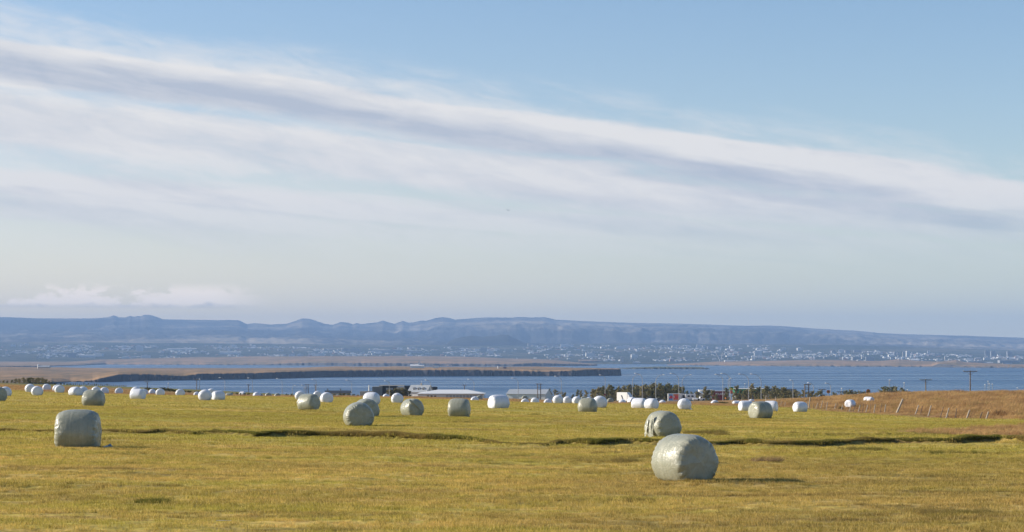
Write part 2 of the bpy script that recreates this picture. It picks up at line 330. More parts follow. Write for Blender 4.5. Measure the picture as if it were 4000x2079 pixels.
# ------------------------------------------------------------------ bales: measured centre column, width, top row, bottom row, colour, turn of the axis
# turn 0: the round end faces the camera; +: that end turns to the right, -: to the left (towards the sun).  'w': distance read from the width
BALES = [
 (-12, 70, 1511, 1571, 'g', 40, 'h', "green wrapped bale cut off by the left edge of the picture"),
 (20, 48, 1513, 1559, 'w', 0, 'w', "white round bale just behind the green bale at the left edge"),
 (117, 40, 1498, 1533, 'w', 0, 'w', "white round bale half hidden behind the left one of the far left pair"),
 (144.5, 47, 1499, 1535, 'w', 5, 'w', "larger white round bale in front of the far left pair near the dark hedge"),
 (182, 32, 1500, 1528, 'w', 0, 'w', "white round bale standing alone right of the far left pair, below the hedge end"),
 (222, 33, 1502, 1528, 'w', 0, 'w', "white bale peeping out behind another, above the large left green bale's left side"),
 (232, 39, 1505, 1534, 'w', 3, 'w', "white round bale before its twin, above the left foreground green bale"),
 (294.5, 61, 1521.5, 1559, 'w', 42, 'h', "white barrel-shaped bale directly left of the mid green bale on the left"),
 (323, 43, 1507, 1541, 'w', 0, 'w', "white round bale behind, between the white barrel bale and the mid left green bale"),
 (365, 79, 1519, 1589, 'g', 72, 'h', "mid-distance dark green bale lying side-on behind the large left green bale"),
 (375, 36, 1510, 1538, 'w', 0, 'w', "white bale peeping over the top of the mid left green bale"),
 (408, 33, 1513, 1537, 'w', 0, 'w', "white round bale just right of the mid left green bale, farther off"),
 (464.5, 31, 1515, 1538, 'w', 0, 'w', "lone white round bale between the mid left green bale and the white side-on bale"),
 (531, 42, 1506, 1541, 'w', 0, 'w', "white bale rising behind the white side-on bale left of the brush"),
 (538, 68, 1519, 1562, 'w', 60, 'h', "white bale lying side-on with a bale behind it, left of the dark brush"),
 (562, 32, 1519, 1540, 'w', 0, 'w', "white bale mostly hidden behind the right end of the white side-on bale"),
 (594, 27, 1522, 1541, 'w', 0, 'w', "smaller of two white bales side by side in front of the dark brush"),
 (625.5, 35, 1518.5, 1542, 'w', 0, 'w', "larger of two white bales side by side in front of the dark brush"),
 (703.5, 35, 1520, 1543, 'w', 0, 'w', "lone white bale right of the dark brush on the far field edge"),
 (769, 27, 1531, 1545, 'w', 0, 'w', "low white bale at the left edge of the cluster of three large white bales"),
 (801, 52, 1522, 1563, 'w', 0, 'w', "white round bale end-on, left of the white side-on bale in the cluster"),
 (825, 36, 1515, 1547, 'w', 0, 'w', "white bale highest and farthest back in the cluster of three"),
 (852, 56, 1529, 1568, 'w', -62, 'h', "white side-on bale with sunlit left end, rightmost of the cluster"),
 (852, 26, 1526, 1546, 'w', 0, 'w', "white bale whose top just shows behind the rightmost cluster bale"),
 (895.5, 26, 1537, 1549, 'g', 80, 'w', "small grey-green bale lying low right of the cluster"),
 (947, 24, 1544, 1551, 'w', 60, 'w', "tiny pale bale showing only its top, left of the three small grey bales"),
 (1003, 33, 1533, 1552, 'w', 8, 'w', "small white bale first of three in a row on the far field edge"),
 (1013, 31, 1534, 1552, 'g', 8, 'w', "small green bale hidden behind the first of three small bales"),
 (1048, 26, 1534, 1552, 'g', 0, 'w', "small grey-green bale, middle of three in a row on the far edge"),
 (1084, 28, 1536.5, 1553, 'g', 5, 'w', "small grey-green bale, last of three in a row on the far edge"),
 (1173, 42, 1527, 1566, 'w', 0, 'w', "white round bale rising behind the left shoulder of a big green bale"),
 (1205.5, 91, 1536, 1604, 'g', 52, 'h', "big green barrel bale with three white bales behind it, left of centre"),
 (1241, 34, 1530, 1556, 'w', 0, 'w', "white bale behind, between the big green barrel bale and a white round one"),
 (1276, 54, 1533, 1575, 'w', 8, 'w', "white round bale end-on, right beside the big green barrel bale"),
 (1400, 120, 1572.5, 1666.5, 'g', 8, 'h', "big dark green bale end-on in front of another green bale, left of centre"),
 (1430, 107, 1558, 1636, 'g', 20, 'h', "green bale partly hidden behind the big end-on green bale"),
 (1451, 64, 1532.5, 1582, 'w', 68, 'h', "white side-on bale behind the pair of overlapping green bales"),
 (1508, 27, 1539.5, 1553, 'w', 0, 'w', "small white bale in front of the dark modern building"),
 (1551.5, 50, 1536, 1576.5, 'w', 5, 'w', "white round bale end-on in front of the gabled house"),
 (1610, 95, 1556, 1629.5, 'g', 28, 'h', "green bale with a diagonal fold of film, below the gabled house"),
 (1793.5, 77, 1547, 1622, 'g', 76, 'h', "green side-on bale in front of the low white hall"),
 (1854.5, 31, 1550, 1568, 'w', 0, 'w', "small white bale beside a small green one below the right end of the white hall"),
 (1872, 26, 1551, 1567, 'g', 0, 'w', "small green bale half behind a small white one below the white hall"),
 (1948, 69, 1537, 1594, 'w', -58, 'h', "white side-on bale with sunlit left end and a torn flap, right of the white hall"),
 (2050, 25, 1538.5, 1556, 'g', 0, 'w', "small green bale in front of the grey warehouse wall"),
 (2051, 32, 1559.5, 1572, 'w', 0, 'w', "low white bale below the small green bale at the warehouse"),
 (2090, 33, 1550, 1571, 'w', 0, 'w', "small white round bale left of the double-pole power mast's foot"),
 (2140, 31, 1558, 1574, 'w', 0, 'w', "low white bale between the double-pole mast and a large white round bale"),
 (2179.5, 43, 1543, 1579, 'w', 6, 'w', "larger white round bale below the leftmost roadside conifers"),
 (2217, 35, 1548, 1573, 'w', 0, 'w', "white bale half behind the right side of a larger white one below the conifers"),
 (2254, 42, 1549.5, 1589, 'w', 14, 'w', "white bale immediately left of the mid green side-on bale at centre right"),
 (2280, 24, 1548, 1566, 'g', 0, 'w', "tiny green bale top peeping over the mid green side-on bale"),
 (2301, 26, 1547, 1567, 'w', 0, 'w', "tiny white bale top between the mid green bale and the big white round bale"),
 (2295.5, 69, 1555, 1615, 'g', 76, 'h', "mid-distance green side-on bale flanked by white bales at centre right"),
 (2343, 62, 1542, 1599, 'w', 8, 'w', "biggest white round bale, right behind the green side-on bale at centre right"),
 (2384, 25, 1559, 1577, 'g', 0, 'w', "small green bale right beside the biggest white round bale"),
 (2431, 29, 1563, 1581, 'w', 0, 'w', "small white bale standing alone below the white box truck"),
 (2469, 40, 1549, 1584, 'w', 28, 'w', "white bale with sunlit left side at the left of a row of three"),
 (2497, 52, 1557, 1600.5, 'w', 66, 'h', "white side-on bale, middle of the overlapping row of three"),
 (2545, 62, 1556.5, 1601, 'w', 48, 'h', "white barrel bale, front and rightmost of the overlapping row of three"),
 (2588, 27, 1561.5, 1583, 'w', 0, 'w', "small white bale just right of the overlapping row of three"),
 (2674, 54, 1556.5, 1602, 'w', 3, 'w', "white round bale end-on in front of the truck with bright panels"),
 (2792, 34, 1564.5, 1588, 'w', 8, 'w', "small white bale below the dark red trailer"),
 (2877, 29, 1567.5, 1590, 'w', -72, 'w', "small white side-on bale left of the bigger white one by the green sign pylon"),
 (2914, 54, 1565.5, 1608, 'w', -66, 'h', "white side-on bale immediately left of the sunlit green bale"),
 (2935, 26, 1566, 1588, 'w', 0, 'w', "white bale top showing behind the side-on bale left of the sunlit green bale"),
 (2971, 98, 1568.5, 1637.5, 'g', -52, 'h', "sunlit pale green bale between two white ones on the right of the field"),
 (3010, 53, 1566, 1608, 'w', 74, 'h', "white side-on bale behind the right side of the sunlit green bale"),
 (3126, 52, 1569.5, 1611, 'w', -60, 'h', "white bale with sunlit left end, nearest to the wooden fence"),
 (3322, 46, 1558, 1586, 'w', -30, 'w', "crumpled white bale lying in the brown meadow beyond the fence"),
 (3394, 38, 1558, 1577, 'w', 60, 'w', "low white bale in the brown meadow under the round yellow signs"),
 (2675, 256, 1697, 1892, 'g', 34, 'h', "largest and nearest green bale, in the right foreground with a long shadow"),
 (2589, 154, 1606, 1716, 'g', 34, 'h', "glossy green bale with loose film, just behind the nearest bale"),
 (303.5, 161, 1591, 1742, 'g', 80, 'h', "large green bale standing side-on alone in the left foreground"),
]
def fence_data():
    zs = 5.152; A = lambda x, y: (3000 + x / zs, 1450 + y / zs); B = lambda x, y: (3400 + x / 4.293, 1400 + y / 4.293)
    P = [(A(182, 668), A(205, 607), 0, .5), (A(215, 690), A(226, 595), 1, .4), (A(248, 683), A(275, 607), 0, .5), (A(283, 680), A(295, 615), 1, .35), (A(332, 697), A(355, 625), 0, .5),
         (A(780, 680), A(798, 608), 0, .8), (A(825, 730), A(850, 525), 0, 1.35), (A(915, 735), A(925, 640), 1, .45), (A(965, 750), A(1005, 637), 0, .6), (A(1012, 745), A(1030, 605), 1, .4),
         (A(1060, 755), A(1103, 600), 0, .75), (A(1140, 740), A(1158, 628), 1, .35), (A(1175, 770), A(1200, 620), 0, .75), (A(1333, 775), A(1368, 652), 0, .7), (A(1378, 765), A(1398, 635), 1, .45),
         (A(1480, 742), A(1507, 675), 0, .8), (A(1600, 790), A(1628, 735), 1, .4), (A(1635, 810), A(1680, 688), 0, .75), (A(1718, 780), A(1765, 650), 1, .45), (A(1815, 810), A(1860, 678), 0, .8),
         (A(1903, 800), A(1930, 672), 1, .45), (A(1970, 820), A(2012, 680), 0, .8), (A(2053, 815), A(2070, 652), 1, .4), (A(2135, 825), A(2162, 670), 0, .85), (A(2257, 815), A(2295, 642), 1, .45), (A(2348, 810), A(2372, 672), 0, .8),
         (B(438, 925), B(548, 682), 0, 2.1), (B(755, 937), B(812, 785), 0, 1.0), (B(840, 920), B(872, 798), 1, .6), (B(968, 970), B(1022, 790), 0, 1.0), (B(1170, 937), B(1228, 815), 1, .6), (B(1265, 992), B(1322, 830), 0, 1.0),
         (B(1420, 985), B(1450, 842), 1, .65), (B(1588, 1098), B(1668, 865), 0, 1.1), (B(1800, 1068), B(1878, 900), 1, .65), (B(1915, 1110), B(1985, 895), 0, 1.05)]
    return P
FENCE = fence_data()
FENCE_D = ([3030, 3240, 3440, 3570, 3700, 3850], [300, 268, 238, 222, 195, 172])
BH = 1.16
bd = []
for cx, w, yt, yb, col, th, md, lab in BALES:
    if md == 'h': d = F * BH / (yb - yt)
    else:
        D = 1.34 * abs(math.cos(R(th))) + 1.22 * abs(math.sin(R(th))) * .8
        d = F * D / w
    bd.append(d)
bd = np.array(bd)

# ------------------------------------------------------------------ terrain
PROF = [(-60, -2.0), (0, -2.35), (20, -2.5), (46, -2.86), (60, -2.95), (90, -3.3), (120, -3.65), (150, -4.15), (200, -5.0), (250, -5.85),
        (300, -6.5), (350, -7.35), (400, -8.5), (500, -10.9), (700, -15.9), (900, -20.8), (1300, -33), (1500, -40), (1800, -46)]
_yy = np.linspace(-60, 1800, 1861); _zz = ip(_yy, PROF)
_ker = np.exp(-(np.arange(-30, 31) / 12.0) ** 2); _ker /= _ker.sum()
_zz = np.convolve(np.pad(_zz, 30, mode='edge'), _ker, 'valid')
def ground0(X, Y):
    X = np.asarray(X, float); Y = np.asarray(Y, float)
    z = np.interp(Y, _yy, _zz)
    ramp = sstep(Y, 20, 150)
    z = z - ramp * (0.02 * np.clip(X, -95, 24) + .004 * np.clip(X - 24, 0, 40))
    z = z + 1.25 * sstep(X, 38, 80) * sstep(Y, 170, 320) * (1 - sstep(Y, 420, 700))
    z = z + 3.4 * sstep(-X, 40, 170) * np.exp(-((Y - 620) / 210.0) ** 2)
    return z
# control points under the bales; smooth undulation through them
cpX, cpY, cpR = [], [], []
for (cx, w, yt, yb, col, th, md, lab), d in zip(BALES, bd):
    X = (cx - CX) / F * d
    ztop = -(yt - HY) / F * d
    zb = ztop - BH
    cpX.append(X); cpY.append(d); cpR.append(zb + .02 - float(ground0(X, d)))
for b_, t_, dark_, wd_ in FENCE:
    if dark_: continue
    d = float(np.interp(b_[0], *FENCE_D)); X = (b_[0] - CX) / F * d
    cpX.append(X); cpY.append(d); cpR.append(-(b_[1] + 5 - HY) / F * d - float(ground0(X, d)))
cpX = np.array(cpX); cpY = np.array(cpY); cpR = np.clip(np.array(cpR), -1.2, 1.2)
def kern(X, Y):
    X = np.asarray(X, float).ravel(); Y = np.asarray(Y, float).ravel()
    sx = 5.0 + .030 * cpY; sy = 8 + .075 * cpY
    return np.exp(-((X[:, None] - cpX) / sx) ** 2 - ((Y[:, None] - cpY) / sy) ** 2)
_K = kern(cpX, cpY); _wt = np.linalg.solve(_K.T @ _K + .6 * np.eye(len(cpX)), _K.T @ cpR)
def ground1(X, Y):
    X = np.asarray(X, float); sh = X.shape
    return ground0(X, Y) + (kern(X, np.broadcast_to(Y, sh)) @ _wt).reshape(sh)
def hit(px, py):
    """where a sight line through a photo row meets the field"""
    ds = np.arange(22, 420, .25); X = (px - CX) / F * ds; z = ground1(X, ds); L = -(py - HY) / F * ds
    i = np.argmax(z >= L); return float(X[i]), float(ds[i])
BANK = [(-300, 1683, .04), (40, 1685, .05), (200, 1686, .06), (390, 1687, .09), (560, 1691, .12), (640, 1688, .16), (760, 1697, .15), (830, 1689, .20), (930, 1696, .18), (1000, 1700, .20),
        (1100, 1698, .24), (1250, 1700, .26), (1400, 1703, .30), (1550, 1708, .30), (1700, 1715, .26), (1850, 1721, .20), (1980, 1734, .10), (2120, 1736, .07),
        (2200, 1727, .22), (2330, 1732, .20), (2450, 1726, .26), (2560, 1732, .26), (2800, 1734, .22), (2900, 1731, .24), (3000, 1736, .18), (3200, 1736, .20),
        (3350, 1727, .30), (3500, 1724, .33), (3700, 1727, .30), (3900, 1722, .34), (4000, 1728, .36), (4350, 1726, .36)]
_bk = []
for px, py, h in BANK:
    X, Y = hit(px, py + 6); _bk.append((X, Y, h))
_bk = np.array(_bk); _bk = _bk[np.argsort(_bk[:, 0])]
def bank(X, Y):
    yb = np.interp(X, _bk[:, 0], _bk[:, 1]); h = np.interp(X, _bk[:, 0], _bk[:, 2])
    h = h * (1 + .6 * fbm(X * .55, X * 0 + 3.3, 3)); t = Y - yb
    h = .045 + .34 * h
    return h * np.where(t < 0, np.exp(-(t / .16) ** 2), np.exp(-(t / 2.6) ** 2)) - .10 * h / .3 * np.exp(-((t + .9) / .6) ** 2)
def meadow_edge(Y):     # X of the boundary between mown field and rough meadow
    return np.interp(Y, [0, 78, 84, 87, 92, 97, 104, 112, 125, 150, 171, 200, 230, 285, 330, 420], [70, 45, 26, 19.5, 17.5, 20, 23.5, 28, 33.5, 38.5, 39.8, 40.5, 42.5, 40.5, 35, 24]) + 1.2 * fbm(np.asarray(Y) * .09, np.asarray(Y) * 0 + 9, 3)
def far_edge(X):        # Y where the mown field ends
    return np.interp(X, [-120, -85, -50, -20, 0, 15, 30], [275, 285, 300, 330, 330, 300, 280]) + 14 * fbm(np.asarray(X) * .05, np.asarray(X) * 0 + 2, 3)
def ground(X, Y):
    X = np.asarray(X, float); Y = np.asarray(Y, float)
    z = ground1(X, Y)
    nf = 1 - sstep(Y, 140, 320)
    z = z + bank(X, Y) * nf
    z = z + (.085 * fbm(X * .45, Y * .9, 4, .6) + .07 * fbm(X * .10, Y * .33, 3)) * (.3 + .7 * nf)
    md = sstep(X - meadow_edge(Y), -1.5, 3) * (1 - sstep(Y, 330, 420)) * sstep(Y, 80, 90)
    z = z + md * (.18 * fbm(X * .35, Y * .35, 3) + .02)
    return z
def gz(x, y): return float(ground(np.array([x]), np.array([y]))[0])

M_GROUND = ground_mat()
def build_ground():
    ys = [-60.0]
    while ys[-1] < 1800: ys.append(ys[-1] + (.9 if ys[-1] < 22 else .17 + .0016 * max(0, ys[-1] - 22) + .00006 * max(0, ys[-1] - 60) ** 2))
    ys = np.array(ys); xs = np.linspace(-1, 1, 341); xs = xs * (.55 + .45 * xs ** 2)
    hw = 34 + .62 * np.maximum(ys, 0) + 200 * sstep(ys, 400, 1800)
    X = xs[None, :] * hw[:, None]; Y = np.broadcast_to(ys[:, None], X.shape).copy()
    Z = np.zeros_like(X)
    for i in range(0, len(ys), 40): Z[i:i + 40] = ground(X[i:i + 40], Y[i:i + 40])
    me = gridmesh('field', X, Y, Z, M_GROUND)
    br = np.maximum(sstep(X - meadow_edge(Y), -1, 2.5) * sstep(Y, 80, 86), sstep(Y - far_edge(X), -4, 6))
    br = np.clip(br + .25 * fbm(X * .1, Y * .1, 3) * (br > .02), 0, 1)
    green = sstep(fbm(X * .012 + 4, Y * .012, 3), .05, .25) * sstep(Y, 420, 520)
    lx = X / np.maximum(Y, 1)
    lawn = np.maximum(green * .6, sstep(lx, .155, .165) * (1 - sstep(lx, .205, .215)) * sstep(Y, 440, 460) * (1 - sstep(Y, 560, 600)))
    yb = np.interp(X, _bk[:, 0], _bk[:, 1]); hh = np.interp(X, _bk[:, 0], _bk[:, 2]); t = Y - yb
    dark = np.clip(hh / .2, 0, 1) * np.exp(-((t + .18) / .24) ** 2) * .8  # shade of the bank's near face, painted in as a dark strip
    # scuffed bare soil strip beyond the bank on the right
    yb2 = yb + 12.0 + .9 * fbm(X * .2, X * 0 + 1, 3)
    dark = np.maximum(dark, .55 * sstep(X, 9, 12) * (1 - sstep(X, 26, 31)) * np.exp(-((Y - yb2) / .9) ** 2))
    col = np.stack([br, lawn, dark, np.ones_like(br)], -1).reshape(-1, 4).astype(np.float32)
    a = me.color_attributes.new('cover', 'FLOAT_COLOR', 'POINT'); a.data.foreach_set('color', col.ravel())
    setting('ground', me)
build_ground()

# ------------------------------------------------------------------ sea
def build_sea():
    m, k, b = mat('sea_water')
    pos = k.node('ShaderNodeNewGeometry').outputs['Position']
    st = k.noise(k.vmul(pos, (.0009, .006, 0)), 1.0, 4, .6, .4)      # smooth slicks and wind lanes
    st2 = k.noise(k.vmul(pos, (.0035, .028, 0)), 1.0, 3, .6)
    s = k.smooth(k.math('ADD', k.math('MULTIPLY', st, .7), k.math('MULTIPLY', st2, .3)), .40, .62)
    k.put(b.inputs['Base Color'], k.mix(s, (.002, .045, .125), (.005, .060, .150)))
    k.put(b.inputs['Roughness'], k.math('ADD', k.math('MULTIPLY', s, -.12), .34))
    b.inputs['IOR'].default_value = 1.33
    b.inputs['Specular IOR Level'].default_value = .30
    w1 = k.noise(k.vmul(pos, (.10, .16, 0)), 1.0, 4, .65)
    w2 = k.noise(k.vmul(pos, (.012, .05, 0)), 1.0, 4, .6)
    bu = k.node('ShaderNodeBump'); bu.inputs['Distance'].default_value = 1.2
    k.put(bu.inputs['Strength'], k.math('ADD', k.math('MULTIPLY', s, -.30), .62))
    k.put(bu.inputs['Height'], k.math('ADD', w1, k.math('MULTIPLY', w2, 2.5))); k.put(b.inputs['Normal'], bu.outputs[0])
    xs = np.linspace(-11000, 11000, 23); ys = np.linspace(1250, 13500, 26)
    X, Y = np.meshgrid(xs, ys); setting('sea', gridmesh('sea', X, Y, X * 0 + SEA, m))
build_sea()

# ------------------------------------------------------------------ islands, headlands, far land
def land_mat(name, c1, c2, cliff, sc1, steep=(.55, .85)):
    m, k, b = mat(name)
    ge = k.node('ShaderNodeNewGeometry'); pos = ge.outputs['Position']; nz = k.sep(ge.outputs['True Normal'])[2]
    n1 = k.noise(k.vmul(pos, (sc1, sc1 * .5, sc1)), 1.0, 5, .65, .3); n2 = k.noise(k.vmul(pos, (sc1 * 5, sc1 * 2, sc1 * 5)), 1.0, 4, .65)
    c = k.mix(k.smooth(k.math('ADD', k.math('MULTIPLY', n1, .7), k.math('MULTIPLY', n2, .3)), .36, .64), c1, c2)
    cl = k.mix(n2, cliff, tuple(q * 1.9 for q in cliff))
    c = k.mix(k.smooth(k.math('ADD', nz, k.math('MULTIPLY', k.math('SUBTRACT', n2, .5), .3)), *steep), cl, c)
    k.put(b.inputs['Base Color'], c); b.inputs['Roughness'].default_value = .95; b.inputs['Specular IOR Level'].default_value = .1
    return m
M_BROWN = land_mat('dry_moor', (.36, .215, .10), (.13, .095, .045), (.030, .028, .030), .016)
M_BROWN2 = land_mat('far_dry_moor', (.35, .22, .13), (.17, .13, .075), (.045, .045, .05), .006)
M_ISLET = land_mat('green_islet', (.09, .11, .04), (.13, .11, .05), (.03, .03, .03), .006)
def headland(name, m, x0, x1, step, base, top, back, dback, mid=None, tough=6, zn=1.2, seed=0):
    pxs = np.arange(x0, x1 + step * .5, step); n = len(pxs)
    yb = ip(pxs, base); Yb = F * -SEA / (yb - HY)
    yt = np.minimum(ip(pxs, top), yb - .6); yk = ip(pxs, back); db = np.maximum(ip(pxs, dback), Yb + 120)
    nz = fbm(pxs * .09 + seed, pxs * 0 + seed, 4)
    Yb = Yb + tough * 2 * nz
    hgt = -(yt - HY) / F * Yb - SEA
    rows = [(Yb - 2, Yb * 0 + SEA - 2), (Yb + .02 * hgt, SEA + .12 * hgt + 0 * Yb), (Yb + .35 * hgt + tough * .4 * fbm(pxs * .3, pxs * 0 + 1, 3), SEA + .55 * hgt),
            (Yb + .55 * hgt + tough * .5 * fbm(pxs * .3, pxs * 0 + 5, 3), SEA + .93 * hgt), (Yb + .9 * hgt + 6, SEA + hgt)]
    zk = -(yk - HY) / F * db
    for q in np.linspace(.08, 1, 14):
        yy = Yb + (db - Yb) * q ** 1.3; app = -(SEA + hgt) / Yb * (1 - q ** .75) + -zk / db * q ** .75
        zz = -app * yy + zn * (fbm(pxs * .02 + seed, q * 5 + pxs * 0, 4)) * min(1, q * 4) * (1 - .6 * q)
        rows.append((yy, zz))
    rows.append((db * 1.02, np.minimum(zk - 2, SEA + (zk - SEA) * .5))); rows.append((db * 1.05, Yb * 0 + SEA - 2))
    Y = np.stack([r_[0] for r_ in rows]); Z = np.stack([r_[1] for r_ in rows]); X = (pxs[None, :] - CX) / F * Y
    # close the two ends
    Z[:, 0] = SEA - 2; Z[:, -1] = SEA - 2
    return setting(name, gridmesh(name, X, Y, Z, m, True))
headland('headland', M_BROWN, -700, 2430, 4,
  [(-700, 1540), (0, 1515), (200, 1502), (272, 1493), (388, 1494), (544, 1488), (777, 1485), (1000, 1481), (1272, 1474), (1582, 1471), (2000, 1470), (2233, 1470), (2429, 1467.5)],
  [(-700, 1520), (0, 1500), (200, 1493), (272, 1490), (361, 1486), (388, 1479), (466, 1462), (582, 1461), (718, 1469), (777, 1459.5), (1000, 1457), (1117, 1452), (1272, 1448), (1427, 1446), (1777, 1444), (2000, 1447), (2116, 1451), (2190, 1449), (2272, 1446), (2429, 1442)],
  [(-700, 1432), (0, 1433.5), (233, 1435), (388, 1438), (1000, 1438), (1160, 1437), (1310, 1431), (1480, 1433), (1560, 1430.5), (1640, 1433), (2000, 1433), (2100, 1432), (2233, 1436), (2419, 1440), (2430, 1441)],
  [(-700, 5000), (400, 5200), (1000, 5300), (1500, 4900), (2000, 4700), (2250, 4450), (2430, 4100)], seed=3)
headland('far_headland', M_BROWN2, -700, 2336, 5,
  [(-700, 1436), (150, 1434), (300, 1428.5), (412, 1424.5), (1000, 1427), (1500, 1430), (2000, 1431.5), (2336, 1430)],
  [(-700, 1430), (150, 1430), (300, 1426), (412, 1423.5), (1000, 1424), (1130, 1419), (1272, 1416.5), (1600, 1419), (1900, 1421), (2000, 1423), (2078, 1418), (2200, 1421), (2330, 1424.5), (2336, 1426)],
  [(-700, 1412), (0, 1413), (270, 1414), (388, 1405), (560, 1400), (1000, 1393), (1300, 1391.5), (1700, 1391.5), (1900, 1396), (2000, 1402), (2150, 1404.5), (2250, 1415), (2336, 1423)],
  [(-700, 9000), (1000, 9800), (1900, 9800), (2336, 9000)], tough=14, zn=1.5, seed=11)
headland('far_point', M_BROWN2, 2255, 2400, 5,
  [(2255, 1423), (2330, 1422), (2390, 1420), (2400, 1419.6)], [(2255, 1412), (2300, 1411), (2350, 1410), (2385, 1414), (2400, 1418.6)],
  [(2255, 1404), (2300, 1405), (2350, 1407), (2400, 1417)], [(2255, 10400), (2400, 10500)], tough=14, zn=1, seed=23)
headland('islet', M_ISLET, 2400, 2776, 4,
  [(2400, 1441), (2450, 1442), (2771, 1443.2), (2776, 1443.2)], [(2400, 1440), (2440, 1438.5), (2560, 1436), (2700, 1436), (2750, 1436.5), (2770, 1440), (2776, 1442.5)],
  [(2400, 1439.6), (2480, 1435.5), (2560, 1432.8), (2740, 1433.5), (2776, 1442)], [(2400, 6600), (2776, 6300)], tough=8, zn=.5, seed=31)
headland('right_headland', M_BROWN2, 2600, 4800, 5,
  [(2600, 1427.5), (2800, 1429), (3000, 1431), (3300, 1432.5), (3600, 1434), (3700, 1435.5), (4000, 1439), (4800, 1446)],
  [(2600, 1426.5), (2700, 1425), (2800, 1426), (3000, 1428), (3300, 1429), (3640, 1430.5), (3665, 1421), (3690, 1421.5), (3730, 1426), (3760, 1431), (4000, 1431), (4800, 1437)],
  [(2600, 1426), (2640, 1421.5), (2800, 1413), (3000, 1410), (3200, 1406), (3280, 1407), (3440, 1411), (3510, 1404), (3560, 1408), (3650, 1413), (3700, 1411), (3735, 1405.5), (3775, 1415), (3900, 1421), (4000, 1424), (4800, 1430)],
  [(2600, 8800), (3000, 8600), (3500, 8300), (4000, 7400), (4800, 6600)], tough=12, zn=1.2, seed=41)

SKY = [(-700, 1245), (0, 1239), (50, 1240), (148, 1244), (350, 1244), (419, 1240), (445, 1232), (464, 1240), (492, 1240), (507, 1233.5), (520, 1238), (538, 1234.7), (548, 1236), (563, 1230), (583, 1230), (606, 1236), (637, 1248), (718, 1249), (854, 1251), (893, 1249.5), (936, 1252), (961, 1266), (1000, 1262.6), (1058, 1268), (1117, 1265), (1148, 1256), (1179, 1244), (1210, 1246), (1233, 1253), (1264, 1264), (1299, 1270), (1330, 1258), (1361, 1261), (1379, 1268), (1392, 1262.6), (1412, 1266), (1474, 1259.5), (1495, 1252), (1524, 1261), (1542, 1266), (1571, 1253), (1596, 1261), (1617, 1259.5), (1641, 1253), (1668, 1253), (1699, 1243), (1730, 1239), (1757, 1243), (1777, 1249), (1854, 1243), (1905, 1240), (2000, 1241), (2031, 1238.5), (2078, 1241), (2128, 1239), (2171, 1249), (2311, 1255.6), (2466, 1261), (2660, 1264.6), (2913, 1273), (3000, 1272), (3062, 1274), (3186, 1284), (3342, 1292), (3439, 1301.5), (3583, 1307), (3777, 1312), (4000, 1320), (4300, 1328), (4700, 1335)]
CITYTOP = [(-700, 1338), (400, 1338), (1000, 1343), (1500, 1350), (2000, 1345), (2600, 1342), (3000, 1346), (3300, 1348), (3600, 1357), (3900, 1367), (4000, 1371), (4700, 1380)]
def far_mats():
    m, k, b = mat('mountain_rock')
    ge = k.node('ShaderNodeNewGeometry'); pos = ge.outputs['Position']; nz = k.sep(ge.outputs['True Normal'])[2]
    n1 = k.noise(k.vmul(pos, (.00035, .00016, .004)), 1.0, 6, .65, .5); n2 = k.noise(k.vmul(pos, (.0022, .0009, .010)), 1.0, 5, .68, .3)
    f = k.math('ADD', k.math('MULTIPLY', n1, .6), k.math('MULTIPLY', n2, .4))
    c = k.ramp(k.smooth(f, .33, .66), [(0, (.020, .022, .022)), (.45, (.05, .045, .04)), (.66, (.15, .13, .10)), (1, (.36, .30, .215))])
    k.put(b.inputs['Base Color'], c); b.inputs['Roughness'].default_value = .95; b.inputs['Specular IOR Level'].default_value = .05
    m2, k, b = mat('far_wooded_land')
    pos = k.node('ShaderNodeNewGeometry').outputs['Position']
    n1 = k.noise(k.vmul(pos, (.0010, .0009, 0)), 1.0, 5, .65, .4); n2 = k.noise(k.vmul(pos, (.009, .004, 0)), 1.0, 4, .65)
    f = k.math('ADD', k.math('MULTIPLY', n1, .6), k.math('MULTIPLY', n2, .4))
    c = k.ramp(k.smooth(f, .33, .66), [(0, (.018, .028, .016)), (.5, (.035, .045, .026)), (.75, (.09, .085, .05)), (1, (.17, .14, .095))])
    k.put(b.inputs['Base Color'], c); b.inputs['Roughness'].default_value = .95; b.inputs['Specular IOR Level'].default_value = .05
    return m, m2
M_ROCK, M_WOOD = far_mats()
